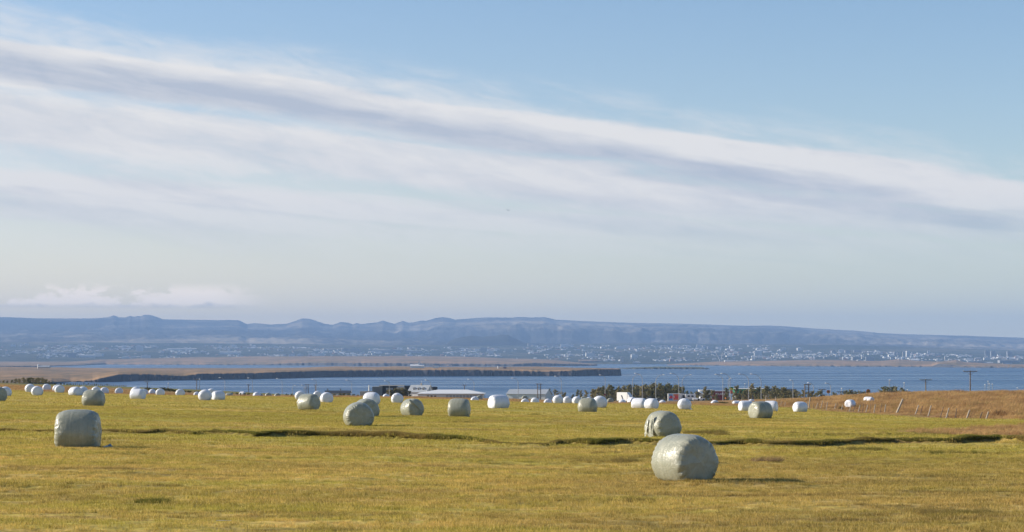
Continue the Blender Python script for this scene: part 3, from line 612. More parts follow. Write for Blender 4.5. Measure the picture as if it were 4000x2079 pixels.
def build_far():
    pxs = np.arange(-700, 4704, 6.0)
    ct = ip(pxs, CITYTOP); sk = ip(pxs, SKY)
    # mountains
    esc = sstep(pxs, 1600, 1900) * (1 - .5 * sstep(pxs, 2900, 3500))
    rs = np.linspace(0, 1, 90); rows = []
    for r_ in rs:
        d = 14600 + (24500 - 14600) * r_
        hl = .30 * sstep(r_, 0, .4) + .32 * sstep(r_, .3, .75) + .38 * sstep(r_, .6, 1.0)
        hl = hl + .10 * fbm(pxs * .006 + 3, r_ * 4 + pxs * 0, 4) * math.sin(math.pi * r_)
        wob = .10 * fbm(pxs * .009, pxs * 0 + 7.7, 4) + .012 * fbm(pxs * .05, pxs * 0 + 2, 3)
        he = .06 * sstep(r_, 0, .3) + .66 * sstep(r_, .28 + wob, .52 + wob) + .28 * sstep(r_, .45, 1)
        h = hl * (1 - esc) + he * esc
        app = (ct + 3) + (sk - ct - 3) * np.clip(h, 0, 1.0)
        z = -(app - HY) / F * d
        gul = np.abs(fbm(pxs * .045 + .8 * r_ * 10, pxs * 0 + r_ * 6, 4)) * 14 * math.sin(math.pi * r_) * (.35 + .65 * esc)
        rough = 24 * fbm(pxs * .03, r_ * 22 + pxs * 0, 5) * math.sin(math.pi * min(1, r_ * 1.02)) ** .7
        rows.append((d + pxs * 0, z - gul + rough))
    rows.append((rows[-1][0] + 900, rows[-1][1] - 160)); rows.append((rows[-1][0] + 500, rows[-1][0] * 0 - 20))
    Y = np.stack([q[0] for q in rows]); Z = np.stack([q[1] for q in rows]); Z[0] = np.minimum(Z[0], Z[1]) - 30
    setting('mountains', gridmesh('mountains', (pxs[None] - CX) / F * Y, Y, Z, M_ROCK))
    # the low dark hill before the escarpment
    hx = np.arange(1745, 2070, 5.0); hp = ip(hx, [(1745, 1343), (1753, 1334), (1775, 1324), (1800, 1317), (1840, 1312), (1890, 1316), (1940, 1311), (1960, 1307), (1985, 1309), (2010, 1322), (2040, 1335), (2070, 1345)])
    rows = []
    for a in np.linspace(0, math.pi, 13):
        d = 15000 - 500 * math.cos(a); top = -(hp - HY) / F * 15000; b0 = -(1349 - HY) / F * 15000
        rows.append((d + hx * 0, b0 - 10 + (top - b0 + 10) * math.sin(a) ** .8 + 4 * fbm(hx * .06, hx * 0 + a * 3, 3)))
    Y = np.stack([q[0] for q in rows]); Z = np.stack([q[1] for q in rows])
    setting('low_hill', gridmesh('low_hill', (hx[None] - CX) / F * Y, Y, Z, land_mat('dark_hill', (.03, .035, .03), (.05, .045, .035), (.03, .03, .03), .002)))
    # town slopes
    rows = []
    for r_ in np.linspace(0, 1, 40):
        d = 9300 + (14900 - 9300) * r_
        rows.append((d + pxs * 0, city_z(pxs, d)))
    Y = np.stack([q[0] for q in rows]); Z = np.stack([q[1] for q in rows]); Z[0] = SEA - 2
    setting('town_slopes', gridmesh('town_slopes', (pxs[None] - CX) / F * Y, Y, Z, M_WOOD))
def city_app(px, d):
    r_ = np.clip((np.asarray(d, float) - 9300) / (14900 - 9300), 0, 1)
    b = 1390 + F * -SEA / 9300 - 1.5
    return b + (ip(px, CITYTOP) - b) * r_ ** .92
def city_z(px, d):
    return np.maximum(-(city_app(px, d) - HY) / F * d + 2.5 * fbm(np.asarray(px) * .012, np.asarray(d) * .0012, 3), SEA - 2)
build_far()

# ------------------------------------------------------------------ haze
def build_haze():
    m = bpy.data.materials.new('haze_air'); m.use_nodes = True; k = NT(m.node_tree); k.n.clear()
    v = k.node('ShaderNodeVolumePrincipled'); v.inputs['Color'].default_value = (.33, .52, .87, 1)
    v.inputs['Density'].default_value = 6.0e-5; v.inputs['Anisotropy'].default_value = 0.0
    o = k.node('ShaderNodeOutputMaterial'); k.l.new(v.outputs[0], o.inputs['Volume'])
    b = MB().box(-14000, 14000, -1500, 27500, -55, 540)
    setting('haze', b.mesh('haze', m), 'stuff', 'thin blue haze over the bay and mountains')
build_haze()

# ------------------------------------------------------------------ bales
def bale_mesh(name, m, D, L, H, seed, na=72, nb=44, lump=1.0, rnd=None):
    r_ = np.random.default_rng(seed)
    ph = np.linspace(-math.pi / 2, math.pi / 2, nb); a = np.linspace(0, 2 * math.pi, na, endpoint=False)
    n = rnd or r_.uniform(3.6, 7.5)
    rho = np.abs(np.cos(ph)) ** (2 / n); yy = np.sign(np.sin(ph)) * np.abs(np.sin(ph)) ** (2 / n)
    A, RH = np.meshgrid(a, rho); YY = np.meshgrid(a, yy)[1]
    RH0 = RH.copy(); Rr = D / 2 * .975
    RH = RH * (1 + (.125 if na > 100 else .08) * (1 - YY ** 2)); YY2 = YY * (1 + .07 * (1 - np.clip(RH0, 0, 1) ** 2))
    rim = np.exp(-((np.abs(YY) - .96) / .14) ** 2) * np.exp(-((RH0 - .90) / .16) ** 2)       # pleats of film gathered round the rims
    ca, sa = np.cos(A), np.sin(A)
    side = np.where(YY > 0, 31.0, 0.0)
    pl = fbm(ca * 5 + side + seed, sa * 5 + 9, 2) * .6 + fbm(ca * 13 + side, sa * 13 + seed, 2) * 1.3
    low = fbm(ca * 1.1 + seed, sa * 1.1 + YY * 1.2, 3)
    cre = np.maximum(0, fbm(ca * 2.6 + seed * 2, YY * 2.2 + sa * 2.6, 3)) 
    k = 1 + lump * (.045 * low + .060 * rim * pl - .020 * cre)
    x = Rr * RH * ca * k; z = Rr * RH * sa * k
    y = L / 2 * YY2 * (1 + lump * (.05 * fbm(x * 2.1 + seed, z * 2.1, 3) + .03 * fbm(x * 6, z * 6 + seed, 2) * (np.abs(YY) > .9) + .022 * rim * pl))
    z = z * min(1.04, H / (.93 * D))
    # settle under its own weight: flat on the ground, bulging low on the sides
    top = z.max(); fl = top - H
    x = x * (1 + .03 * sstep(-z, -.4 * Rr, .2 * Rr)); y = y * (1 + .02 * sstep(-z, -.4 * Rr, .3 * Rr))
    soft = .06; z = np.where(z < fl + soft, fl - .03 + (soft + .03) * np.exp(np.minimum(0, (z - fl - soft) / (soft + .03))), z)
    z = z - z.min()
    V = np.stack([x, y, z], -1).reshape(-1, 3); i = np.arange(nb * na).reshape(nb, na); j = np.roll(i, -1, 1)
    Fq = np.stack([i[:-1], j[:-1], j[1:], i[1:]], -1).reshape(-1, 4)
    return npmesh(name, V, Fq, m, True)
def scrap_mesh(name, m, sx, sy, h, seed):
    g = np.linspace(-1, 1, 14); X, Y = np.meshgrid(g, g); rr = np.sqrt(X ** 2 + Y ** 2)
    Z = h * np.clip(1.05 - rr, 0, 1) * (.5 + 1.1 * np.abs(fbm(X * 2.3 + seed, Y * 2.3, 3)) * 2) + .004
    return gridmesh(name, sx * X * (1 - .2 * Y ** 2), sy * Y * (1 - .2 * X ** 2), Z, m)
BALEOBJ = {}
for i, ((cx, w, yt, yb, col, th, md, lab), d) in enumerate(zip(BALES, bd)):
    X = (cx - CX) / F * d; u = (cx - CX) / F; t = R(th)
    wm = w / F * d
    # real width of the drum so that its turned outline has the measured width
    cs, sn = abs(math.cos(t)), abs(math.sin(t))
    L = 1.22 if wm > 1.0 else 1.15
    D = min(1.45, max(1.16, (wm / 1.03 - .82 * sn * L) / max(cs, .22))) if sn < .93 else 1.24
    if sn >= .8: L = min(1.4, max(1.1, (wm - .2 * cs * D) / sn)); D = 1.24
    if i == 71: D, L = 1.135, 1.22
    if i == 72: D, L = 1.15, 1.20
    big = w > 60
    H = min(BH * (1.0 if md == 'h' else .97), D * (1.03 if i in (71, 72) else .95))
    me = bale_mesh('bale_wrap', M_WHITE if col == 'w' else M_GREEN, D, L, H, 5 + i * 3, 160 if w > 100 else 80 if big else 36, 84 if w > 100 else 48 if big else 26, (1.0 if w > 100 else random.uniform(.8, 1.5)) if i not in (69, 70) else 2.4, {71: 8.5, 72: 7.0, 34: 7.0, 73: 7.0}.get(i))
    g = gz(X, d)
    zt = -(yt - HY) / F * d - H - .01
    z = min(max(zt, g - .10), g - .01)
    o = single('wrapped_bale', me, lab, 'bale', (X, d, z), t - math.atan(u) + R(random.uniform(-2, 2)), 'wrapped hay bales on the field')
    BALEOBJ[i] = (o, X, d, z, D, L, H)
def film(bi, pos, rot, size, m, seed, name='loose_film', lift=0):
    o = BALEOBJ[bi][0]
    c = bpy.data.objects.new(name, scrap_mesh(name, m, *size, seed)); COL.objects.link(c); c.parent = o
    c.location = pos; c.rotation_euler = rot; return c
film(73, (.30, -.86, .03), (0, 0, .3), (.34, .16, .10), M_TEAL, 3)                      # torn scrap beside the left foreground bale
film(71, (.62, -.36, .02), (0, 0, .5), (.16, .10, .10), M_GREEN, 8)
film(72, (-.66, -.15, .50), (0, R(-84), .15), (.52, .14, .07), M_GREEN, 14)              # flap hanging on the left of the second bale
film(72, (-.66, .22, .42), (0, R(-80), -.25), (.42, .10, .06), M_GREEN, 19)
film(39, (-.08, -.66, .70), (R(84), R(38), 0), (.60, .09, .05), M_GREEN, 25)
film(43, (.10, .70, .50), (R(-84), 0, 0), (.26, .28, .08), M_WHITE, 31)
film(61, (.60, -.45, .03), (0, 0, 0), (.18, .12, .14), M_WHITE, 33)
film(55, (-.6, -.4, .02), (0, 0, 0), (.2, .12, .08), M_WHITE, 35)

# ------------------------------------------------------------------ grass (instanced tufts)
def tuft(name, m, n, rad, h0, h1, bw, lean, seed, flop=.5):
    r_ = np.random.default_rng(seed); V = []; Fc = []; T = []
    for i in range(n):
        a = r_.uniform(0, 2 * math.pi); q = rad * math.sqrt(r_.uniform()); x, y = q * math.cos(a), q * math.sin(a)
        h = r_.uniform(h0, h1); b = r_.uniform(0, math.pi); w = bw * r_.uniform(.7, 1.3)
        dx, dy = w * math.cos(b), w * math.sin(b); la = r_.uniform(0, 2 * math.pi); lm = h * r_.uniform(0, flop)
        lx, ly = lm * math.cos(la) + lean * h, lm * math.sin(la); o = len(V)
        V += [(x - dx, y - dy, -.03), (x + dx, y + dy, -.03), (x + lx * .45 + dx * .7, y + ly * .45 + dy * .7, h * .6), (x + lx * .45 - dx * .7, y + ly * .45 - dy * .7, h * .6), (x + lx, y + ly, h)]
        Fc += [(o, o + 1, o + 2, o + 3), (o + 3, o + 2, o + 4)]; T += [r_.uniform()] * 5
    me = bpy.data.meshes.new(name); me.from_pydata(V, [], Fc); me.materials.append(m); me.update()
    at = me.attributes.new('tint', 'FLOAT', 'POINT'); at.data.foreach_set('value', np.array(T, np.float32))
    return bpy.data.objects.new(name, me)
def scatter(name, label, P, scl, tufts):
    coll = bpy.data.collections.new(name + '_tufts')
    for t in tufts: coll.objects.link(t)
    me = bpy.data.meshes.new(name); me.vertices.add(len(P)); me.vertices.foreach_set('co', np.ascontiguousarray(P, np.float32).ravel()); me.update()
    a = me.attributes.new('scl', 'FLOAT', 'POINT'); a.data.foreach_set('value', np.asarray(scl, np.float32))
    a = me.attributes.new('rot', 'FLOAT', 'POINT'); a.data.foreach_set('value', rng.uniform(-.5, .5, len(P)).astype(np.float32) + math.pi * rng.integers(0, 2, len(P)).astype(np.float32) * (0 if 'meadow' in name or 'bank' in name else 1))
    a = me.attributes.new('idx', 'INT', 'POINT'); a.data.foreach_set('value', rng.integers(0, len(tufts), len(P)).astype(np.int32))
    o = setting(name, me, 'stuff', label)
    ng = bpy.data.node_groups.new(name, 'GeometryNodeTree')
    ng.interface.new_socket('Geometry', in_out='INPUT', socket_type='NodeSocketGeometry'); ng.interface.new_socket('Geometry', in_out='OUTPUT', socket_type='NodeSocketGeometry')
    k = NT(ng); gi = k.node('NodeGroupInput'); go = k.node('NodeGroupOutput')
    ci = k.node('GeometryNodeCollectionInfo'); ci.inputs[0].default_value = coll; ci.inputs['Separate Children'].default_value = True; ci.inputs['Reset Children'].default_value = True
    iop = k.node('GeometryNodeInstanceOnPoints'); iop.inputs['Pick Instance'].default_value = True
    def attr(nm, typ):
        n = k.node('GeometryNodeInputNamedAttribute', data_type=typ); n.inputs['Name'].default_value = nm; return n.outputs[0]
    k.l.new(gi.outputs[0], iop.inputs['Points']); k.l.new(ci.outputs[0], iop.inputs['Instance']); k.l.new(attr('idx', 'INT'), iop.inputs['Instance Index'])
    cb = k.node('ShaderNodeCombineXYZ'); k.l.new(attr('rot', 'FLOAT'), cb.inputs[2]); k.l.new(cb.outputs[0], iop.inputs['Rotation'])
    k.l.new(attr('scl', 'FLOAT'), iop.inputs['Scale']); k.l.new(iop.outputs[0], go.inputs[0])
    md = o.modifiers.new('tufts', 'NODES'); md.node_group = ng
    return o
def field_pts(y0, y1, n, margin=1.18):
    y = np.sqrt(rng.uniform(y0 ** 2, y1 ** 2, n)); x = rng.uniform(-1, 1, n) * (.2571 * margin * y + 1.5)
    return x, y
M_BLADE = blade_mat('field_blades', 'field'); M_MEADOW = blade_mat('meadow_blades', 'meadow'); M_BANKB = blade_mat('bank_blades', 'bank'); M_HAY = blade_mat('dry_hay', 'hay')
def near_bale(x, y, r_=.52):
    m = np.zeros(len(x), bool)
    for o, bx, by, *_ in BALEOBJ.values(): m |= (x - bx) ** 2 + (y - by) ** 2 < r_ ** 2
    return m
def grass():
    mown = lambda x, y: (x < meadow_edge(y) - .5) & (y < far_edge(x) + 6) & ~near_bale(x, y)
    for nm, lab, y0, y1, n, tf in (
        ('short_grass', 'short mown grass and straw in the foreground', 24, 62, 42000, [tuft('tuft', M_BLADE, 46, .16, .025, .075, .0035, .25, 100 + i, .9) for i in range(5)]),
        ('mown_grass', 'short mown grass across the middle of the field', 62, 130, 42000, [tuft('tuft', M_BLADE, 46, .30, .03, .085, .0065, .25, 120 + i, .9) for i in range(5)]),
        ('far_field_grass', 'mown grass on the far part of the field', 130, 330, 40000, [tuft('tuft', M_BLADE, 44, .62, .03, .10, .014, .25, 140 + i, .9) for i in range(4)])):
        x, y = field_pts(y0, y1, n); k = mown(x, y); x, y = x[k], y[k]
        dens = fbm(x * .35, y * .6, 3); keep = rng.random(len(x)) < .75 + dens * .9; x, y = x[keep], y[keep]
        scatter(nm, lab, np.stack([x, y, ground(x, y)], 1), rng.uniform(.7, 1.15, len(x)) * (1 + .5 * fbm(x * .2, y * .4, 3)), tf)
    # taller dry and green grass along the old bank
    bx = rng.uniform(_bk[0, 0], _bk[-1, 0], 15000); by = np.interp(bx, _bk[:, 0], _bk[:, 1]); bh = np.interp(bx, _bk[:, 0], _bk[:, 2])
    y = by + np.abs(rng.normal(.0, .28, len(bx))) - .10; s = .75 * np.clip(bh / .26, .45, 1.1) * rng.uniform(.45, 1.1, len(bx)) * (1 + 1.2 * fbm(bx * .7, y * .7, 3))
    k = (np.abs(bx) < .33 * y) & ~near_bale(bx, y); bx, y, s = bx[k], y[k], np.clip(s[k], .15, 1.6)
    scatter('bank_grass', 'rough dark grass along the old bank across the field', np.stack([bx, y, ground(bx, y)], 1), s, [tuft('tuft', M_BANKB, 60, .15, .04, .13, .005, .45, 200 + i, .5) for i in range(4)])
    # brown tussocks: beside the second bale, and scattered ones in the field
    cx_, cy_, cs_ = [], [], []
    def clump(px0, px1, py, n, s, dy=.6):
        for _ in range(n):
            X, Y = hit(random.uniform(px0, px1), py); cx_.append(X); cy_.append(Y + random.gauss(0, dy)); cs_.append(s * random.uniform(.6, 1.2))
    clump(2680, 2830, 1697, 90, .85, .8); clump(2230, 2480, 1811, 70, .38, .25); clump(2400, 2490, 1812, 60, .55, .3); clump(900, 1030, 1757, 50, .35, .2)
    clump(2310, 2420, 1775, 40, .4, .2); clump(540, 660, 1967, 70, .45, .2); clump(1600, 1700, 1765, 40, .3, .2); clump(1870, 1990, 1768, 40, .35, .2)
    clump(1800, 2560, 1962, 160, .35, .35); clump(3280, 3460, 1764, 90, .45, .4); clump(3600, 3900, 1775, 60, .4, .4); clump(3580, 3900, 2010, 150, .42, .5)
    clump(3000, 3700, 1698, 160, .5, 1.5); clump(1770, 1840, 1653, 30, .5, .5); clump(2060, 2110, 1622, 30, .6, .6); clump(2840, 2880, 1575, 40, 1.1, .8)
    x, y, s = np.array(cx_), np.array(cy_), np.array(cs_); k = ~near_bale(x, y, .75); x, y, s = x[k], y[k], s[k]
    fx_, fy_, fs_ = [], [], []
    for (o, bx_, by_, bz_, D_, L_, H_), bl in zip(BALEOBJ.values(), BALES):
        cz, sz = math.cos(o.rotation_euler.z), math.sin(o.rotation_euler.z)
        for _ in range(90 if bl[1] > 60 else 26):
            a_ = random.uniform(0, 6.283); m_ = max(abs(math.cos(a_)), abs(math.sin(a_))); lx, ly = math.cos(a_) / m_ * D_ * .36, math.sin(a_) / m_ * L_ * .50; e_ = random.uniform(1.0, 1.16)
            fx_.append(bx_ + (lx * cz - ly * sz) * e_); fy_.append(by_ + (lx * sz + ly * cz) * e_); fs_.append(random.uniform(.16, .42))
    x, y, s = np.concatenate([x, fx_]), np.concatenate([y, fy_]), np.concatenate([s, fs_])
    scatter('field_tussocks', 'rough brown and green tussocks scattered over the field', np.stack([x, y, ground(x, y)], 1), s, [tuft('tuft', M_BANKB, 60, .2, .06, .26, .005, .5, 240 + i, .7) for i in range(3)])
    # rough brown meadow on the right
    n = 34000; y = np.sqrt(rng.uniform(80 ** 2, 400 ** 2, n)); e = meadow_edge(y); x = e + rng.uniform(-1.2, 75, n) 
    k = (x < .32 * y + 4); x, y, e = x[k], y[k], e[k]
    s = np.clip(.28 + .72 * sstep(x - e, 0, 9), .2, 1) * rng.uniform(.5, 1.25, len(x)) * np.clip(1 + 1.1 * fbm(x * .30, y * .22, 4, .6), .35, 2.0)
    k = ~near_bale(x, y, .8); x, y, s = x[k], y[k], s[k]
    s = np.where(y < 140, np.maximum(s, .35) * .62, s)
    xe = rng.uniform(16, 42, 5000); ye = rng.uniform(81, 130, 5000); ke = (xe > meadow_edge(ye)) & (xe < .30 * ye); x, y, s = np.concatenate([x, xe[ke]]), np.concatenate([y, ye[ke]]), np.concatenate([s, rng.uniform(.2, .75, int(ke.sum()))])
    scatter('meadow_grass', 'tall brown rough grass of the meadow on the right', np.stack([x, y, ground(x, y)], 1), s * np.interp(y, [100, 160, 250, 400], [.9, 1.25, 1.35, 1.4]), [tuft('tuft', M_MEADOW, 70, .42, .14, .40, .009, .42, 260 + i, .5) for i in range(5)])
    # rough strip beyond the mown field
    n = 15000; x = rng.uniform(-112, 40, n); y = far_edge(x) + rng.uniform(-4, 110, n); k = (np.abs(x) < .30 * y); x, y = x[k], y[k]
    scatter('verge_grass', 'brown rough strip beyond the far edge of the mown field', np.stack([x, y, ground(x, y)], 1), rng.uniform(.5, 1.2, len(x)), [tuft('tuft', M_MEADOW, 50, .6, .10, .30, .016, .42, 290 + i, .45) for i in range(3)])
grass()
def small_field_things():
    X, Y = hit(2985, 1806); me = tuft('hay', M_HAY, 700, .36, .03, .24, .007, .9, 77, 1.4).data
    single('hay_heap', me, 'small heap of dry hay lying in the grass right of the nearest bale', 'hay', (X, Y, gz(X, Y)), .2, scale=(1.25, 1.0, 1.05))
    X, Y = hit(868, 2058)
    f = thing('feather', 'pale feather lying in the grass at the bottom left', 'feather', (X, Y, gz(X, Y) + .05))
    m = flat('feather_vane', (.62, .58, .52), .8); b = MB(); L = ROOTLOC[f.name]
    for s in (-1, 1):
        pts = [(-.09 + .2 * q / 8, s * .022 * math.sin(math.pi * min(1, .12 + q / 8)) ** .6) for q in range(9)]
        b.add([L + Vector((x, 0, .012)) for x, y in pts] + [L + Vector((x, y, .018 + .03 * abs(y))) for x, y in pts], [(i, i + 1, i + 10, i + 9) for i in range(8)])
    b.part('vane', m, f); MB().tube([L + Vector((-.1, 0, .01)), L + Vector((.14, 0, .014))], [.002, .003], 6).part('quill', m, f)
small_field_things()

# ------------------------------------------------------------------ wooden fence along the meadow
M_POST = flat('weathered_wood', (.36, .31, .25), .9, .35, 9.0); M_POSTD = flat('dark_wood', (.13, .10, .075), .9, .35, 9.0)
def fence_posts():
    P = FENCE
    P.sort(key=lambda q: q[0][0])
    for i, (b, t, dark, wd) in enumerate(P):
        d = np.interp(b[0], *FENCE_D)
        X, Y = (b[0] - CX) / F * d, d; g = gz(X, Y); base = Vector((X, Y, g)); zb = -(b[1] - HY) / F * d
        top = Vector(((t[0] - CX) / F * d, d, -(t[1] - HY) / F * d)); top.z = max(top.z, g + .45)
        r_ = .075 * wd ** .8 * (.9 if not dark else .8)
        dirn = (top - base); lo = base - dirn * .15
        ordw = ordinal(i + 1)
        big = wd > 1.9
        lab = 'thick leaning corner post, heaviest post of the wooden fence' if big else f"{'thin dark stake' if dark else 'weathered leaning post'} of the meadow fence, {ordw} upright from its left end"
        o = thing('fence_post', lab, 'fence post', tuple(base), 'uprights of the wooden meadow fence')
        n = 9; side = Vector((1, 0, 0)); pts = [lo.lerp(top, q) for q in (0, .3, .6, .85, 1)]
        MB().tube([p + Vector((random.uniform(-.006, .006), 0, 0)) for p in pts], [r_ * 1.05, r_ * 1.02, r_ * .98, r_ * .95, r_ * .9], n).part('stake' if dark else 'post', M_POSTD if dark else M_POST, o, smooth=False)
fence_posts()

# ------------------------------------------------------------------ trees, brush
def leaf_mat(name, c1, c2):
    m = bpy.data.materials.new(name); m.use_nodes = True; k = NT(m.node_tree); k.n.clear()
    g = k.node('ShaderNodeTexCoord').outputs['Object']; rnd = k.node('ShaderNodeObjectInfo').outputs['Random']
    n = k.noise(g, .9, 4, .7); c = k.mix(k.smooth(k.math('ADD', n, k.math('MULTIPLY', k.math('SUBTRACT', rnd, .5), .25)), .35, .65), c1, c2)
    d = k.node('ShaderNodeBsdfDiffuse'); k.put(d.inputs[0], c); t = k.node('ShaderNodeBsdfTranslucent'); k.put(t.inputs[0], c)
    mx = k.node('ShaderNodeMixShader'); mx.inputs[0].default_value = .25; k.l.new(d.outputs[0], mx.inputs[1]); k.l.new(t.outputs[0], mx.inputs[2])
    o = k.node('ShaderNodeOutputMaterial'); k.l.new(mx.outputs[0], o.inputs[0]); return m
M_LEAF = leaf_mat('conifer_leaf', (.15, .15, .062), (.32, .265, .12)); M_LEAFD = leaf_mat('brush_leaf', (.08, .09, .04), (.16, .145, .06)); M_BARK = flat('bark', (.20, .145, .095), .9, .3, 3.0)
def tree_meshes(seed, kind):
    r_ = random.Random(seed); tr = MB(); cr = MB(); H = 1.0
    bend = r_.uniform(-.04, .10); ax = lambda q: Vector((bend * q * q, .02 * math.sin(q * 5 + seed), q))
    tr.tube([ax(q) for q in (0, .2, .4, .6, .8, .97)], [.020, .017, .013, .010, .006, .002], 6)
    tips = []
    lo = .10 if kind != 'thin' else .30
    for i in range(22 if kind != 'bush' else 16):
        q = lo + (.96 - lo) * (i + r_.random()) / (22 if kind != 'bush' else 16)
        wd = {'pine': .26 * (1 - q) ** .55 * (.55 + .45 * min(1, q / .25)) + .03, 'thin': .14 * (1 - q) ** .4 + .03, 'bush': .55 * (1 - q) ** .5 + .08}[kind] * r_.uniform(.55, 1.25)
        a = r_.uniform(0, 6.283); p = ax(q * (1 if kind != 'bush' else .7)); e = p + Vector((math.cos(a) * wd, math.sin(a) * wd, wd * r_.uniform(.15, .75)))
        if i % 2 == 0: tr.tube([p, p.lerp(e, .85)], [.006, .002], 4, False)
        for j in range(4): tips.append(p.lerp(e, .35 + .22 * j))
    for p in tips:
        for j in range(7 if kind != 'thin' else 5):
            s = r_.uniform(.022, .048) * (1 if kind != 'bush' else 1.5)
            c = p + Vector((r_.gauss(0, .028), r_.gauss(0, .028), r_.gauss(.01, .03))) * (1 if kind != 'bush' else 1.8)
            if c.z < .015: c.z = .015
            M = Matrix.Rotation(r_.uniform(0, 6.28), 3, 'Z') @ Matrix.Rotation(r_.uniform(-1.2, 1.2), 3, 'X')
            cr.add([c + M @ Vector(v) for v in ((-s, 0, -s * .5), (s, 0, -s * .3), (s * .3, 0, s * 1.1))], [(0, 1, 2)])
    return tr.mesh('trunk', M_BARK), cr.mesh('crown', M_LEAFD if kind == 'bush' else M_LEAF)
TM = {'pine': [tree_meshes(31 + i, 'pine') for i in range(6)], 'thin': [tree_meshes(61 + i, 'thin') for i in range(3)], 'bush': [tree_meshes(81 + i, 'bush') for i in range(4)]}
def plant_tree(px, ytop, d, kind, name, label, cat, group, yb=None, wide=1.0, i=0):
    X = (px - CX) / F * d; g = gz(X, d); h = max(.6, -(ytop - HY) / F * d - g)
    o = thing(name, label, cat, (X, d, g - .05), group); tm, cm = TM[kind][i % len(TM[kind])]
    o.scale = (h * wide, h * wide, h); o.rotation_euler = (0, 0, random.uniform(-.5, .5) + (math.pi if i % 3 == 0 else 0) * 0)
    for nm, me in (('trunk', tm), ('crown', cm)):
        c = bpy.data.objects.new(nm, me); COL.objects.link(c); c.parent = o
def trees():
    row = [(2009, 1536), (2023, 1536), (2082, 1533), (2104, 1529), (2122, 1526), (2144, 1521), (2172, 1523), (2195, 1531), (2205, 1534), (2236, 1541), (2254, 1523, 't'), (2269, 1526, 't'), (2290, 1525), (2312, 1521, 't'), (2321, 1523), (2333, 1515), (2355, 1509, 't'), (2373, 1507), (2391, 1505.5),
           (2411, 1511), (2434, 1508, 't'), (2447, 1512), (2458, 1505), (2470, 1508), (2481, 1505), (2497, 1508), (2508, 1508), (2520, 1504), (2531, 1508), (2541, 1501), (2551, 1506), (2559, 1499), (2571, 1504), (2584, 1499), (2594, 1507), (2606, 1507), (2618, 1499), (2630, 1505), (2640, 1509), (2652, 1508), (2663, 1512), (2685, 1528), (2703, 1531),
           (2723, 1529), (2754, 1512, 't'), (2764, 1524), (2781, 1526), (2800, 1540), (2840, 1516), (2862, 1530), (2874, 1508), (2890, 1523), (2906, 1527), (2919, 1522), (2936, 1500, 't'), (2947, 1520), (2960, 1513), (2976, 1520), (2989, 1509), (3001, 1513), (3021, 1509), (3031, 1522), (3041, 1516), (3055, 1514), (3069, 1516), (3085, 1526), (3097, 1530), (3112, 1524), (3122, 1532)]
    row += [(2340 + j * 9.3 + random.uniform(-3, 3), 1512 + random.uniform(0, 16)) for j in range(36)] + [(3008 + j * 10 + random.uniform(-3, 3), 1524 + random.uniform(0, 12)) for j in range(11)]
    row.sort(key=lambda q: q[0])
    for i, q in enumerate(row):
        kind = 'thin' if len(q) > 2 else 'pine'
        lab = f"{'thin wispy' if kind == 'thin' else 'dark windswept'} conifer, {ordinal(i + 1)} from the left in the roadside tree row"
        plant_tree(q[0], q[1], (885 if q[0] < 2715 else 765) + 18 * math.sin(i * 2.4) + (45 if q[0] < 2180 else 0), kind, 'conifer_tree', lab, 'tree', 'conifers in the roadside row', wide=random.uniform(.85, 1.35) * (1.0 if kind == 'pine' else .95), i=i)
    right = [(3140, 1524), (3158, 1532), (3170, 1528), (3184, 1534), (3198, 1530), (3207, 1526), (3258, 1532), (3266, 1536), (3300, 1526), (3309, 1532), (3320, 1524), (3332, 1531), (3345, 1529), (3358, 1528), (3371, 1531), (3384, 1532), (3440, 1528), (3453, 1511), (3461, 1520), (3470, 1513), (3483, 1511), (3493, 1522), (3501, 1512), (3513, 1525), (3527, 1516), (3537, 1530), (3548, 1529), (3562, 1538), (3575, 1538), (3592, 1529), (3600, 1539), (3614, 1542)]
    for i, q in enumerate(right):
        plant_tree(q[0], q[1], 600 + 30 * math.sin(i * 1.9), 'pine', 'conifer_tree', f"dark bushy conifer, {ordinal(i + 1)} from the left in the clumps right of the tree row", 'tree', 'conifers in the right-hand clumps', wide=random.uniform(1.2, 1.7), i=i)
    for i, q in enumerate([(3693, 1537), (3709, 1541), (3728, 1544), (3745, 1541), (3752, 1546), (3778, 1541), (3787, 1548), (3800, 1548), (3814, 1549), (3828, 1546), (3874, 1547), (3890, 1550), (3905, 1550), (3920, 1549), (3936, 1553), (3950, 1549), (3966, 1546), (3990, 1552)]):
        plant_tree(q[0], q[1], 470, 'pine' if i in (0, 1, 3, 9) else 'bush', 'shrub', f"small dark shrub beyond the brown meadow, {ordinal(i + 1)} from the left", 'shrub', 'shrubs beyond the meadow', wide=1.3 if i in (0, 1, 3, 9) else .9, i=i)
    # dark hedge and young trees at the far left
    xs = [-20, -4, 12, 28, 45, 60, 76, 92, 108, 116, 126, 140, 152, 165, 178, 190, 202, 214, 238, 250, 262, 274]
    for i, x in enumerate(xs):
        yt = ip(x, [(-20, 1483), (30, 1484), (60, 1479), (115, 1475), (165, 1477), (185, 1486), (205, 1492), (214, 1500), (238, 1500), (250, 1496), (274, 1502)]) + random.uniform(-2, 3)
        plant_tree(x, yt, 560 + 20 * math.sin(i * 2.1), 'pine' if x < 212 else 'bush', 'hedge_tree', f"dense dark evergreen of the far left hedge, {ordinal(i + 1)} from the left", 'tree', 'dark hedge at the far left', wide=2.0 if x < 212 else 1.2, i=i)
    for i in range(26):
        x = 286 + i * 8.2; yt = ip(x, [(286, 1503), (340, 1497), (420, 1501), (455, 1506), (470, 1507), (495, 1513)]) + random.uniform(-2.5, 3)
        plant_tree(x, yt, 540 + 15 * math.sin(i * 1.7), 'thin' if i % 3 else 'pine', 'young_conifer', f"young dark conifer, {ordinal(i + 1)} from the left in the low row before the water", 'tree', 'low row of young conifers on the left', wide=1.6, i=i)
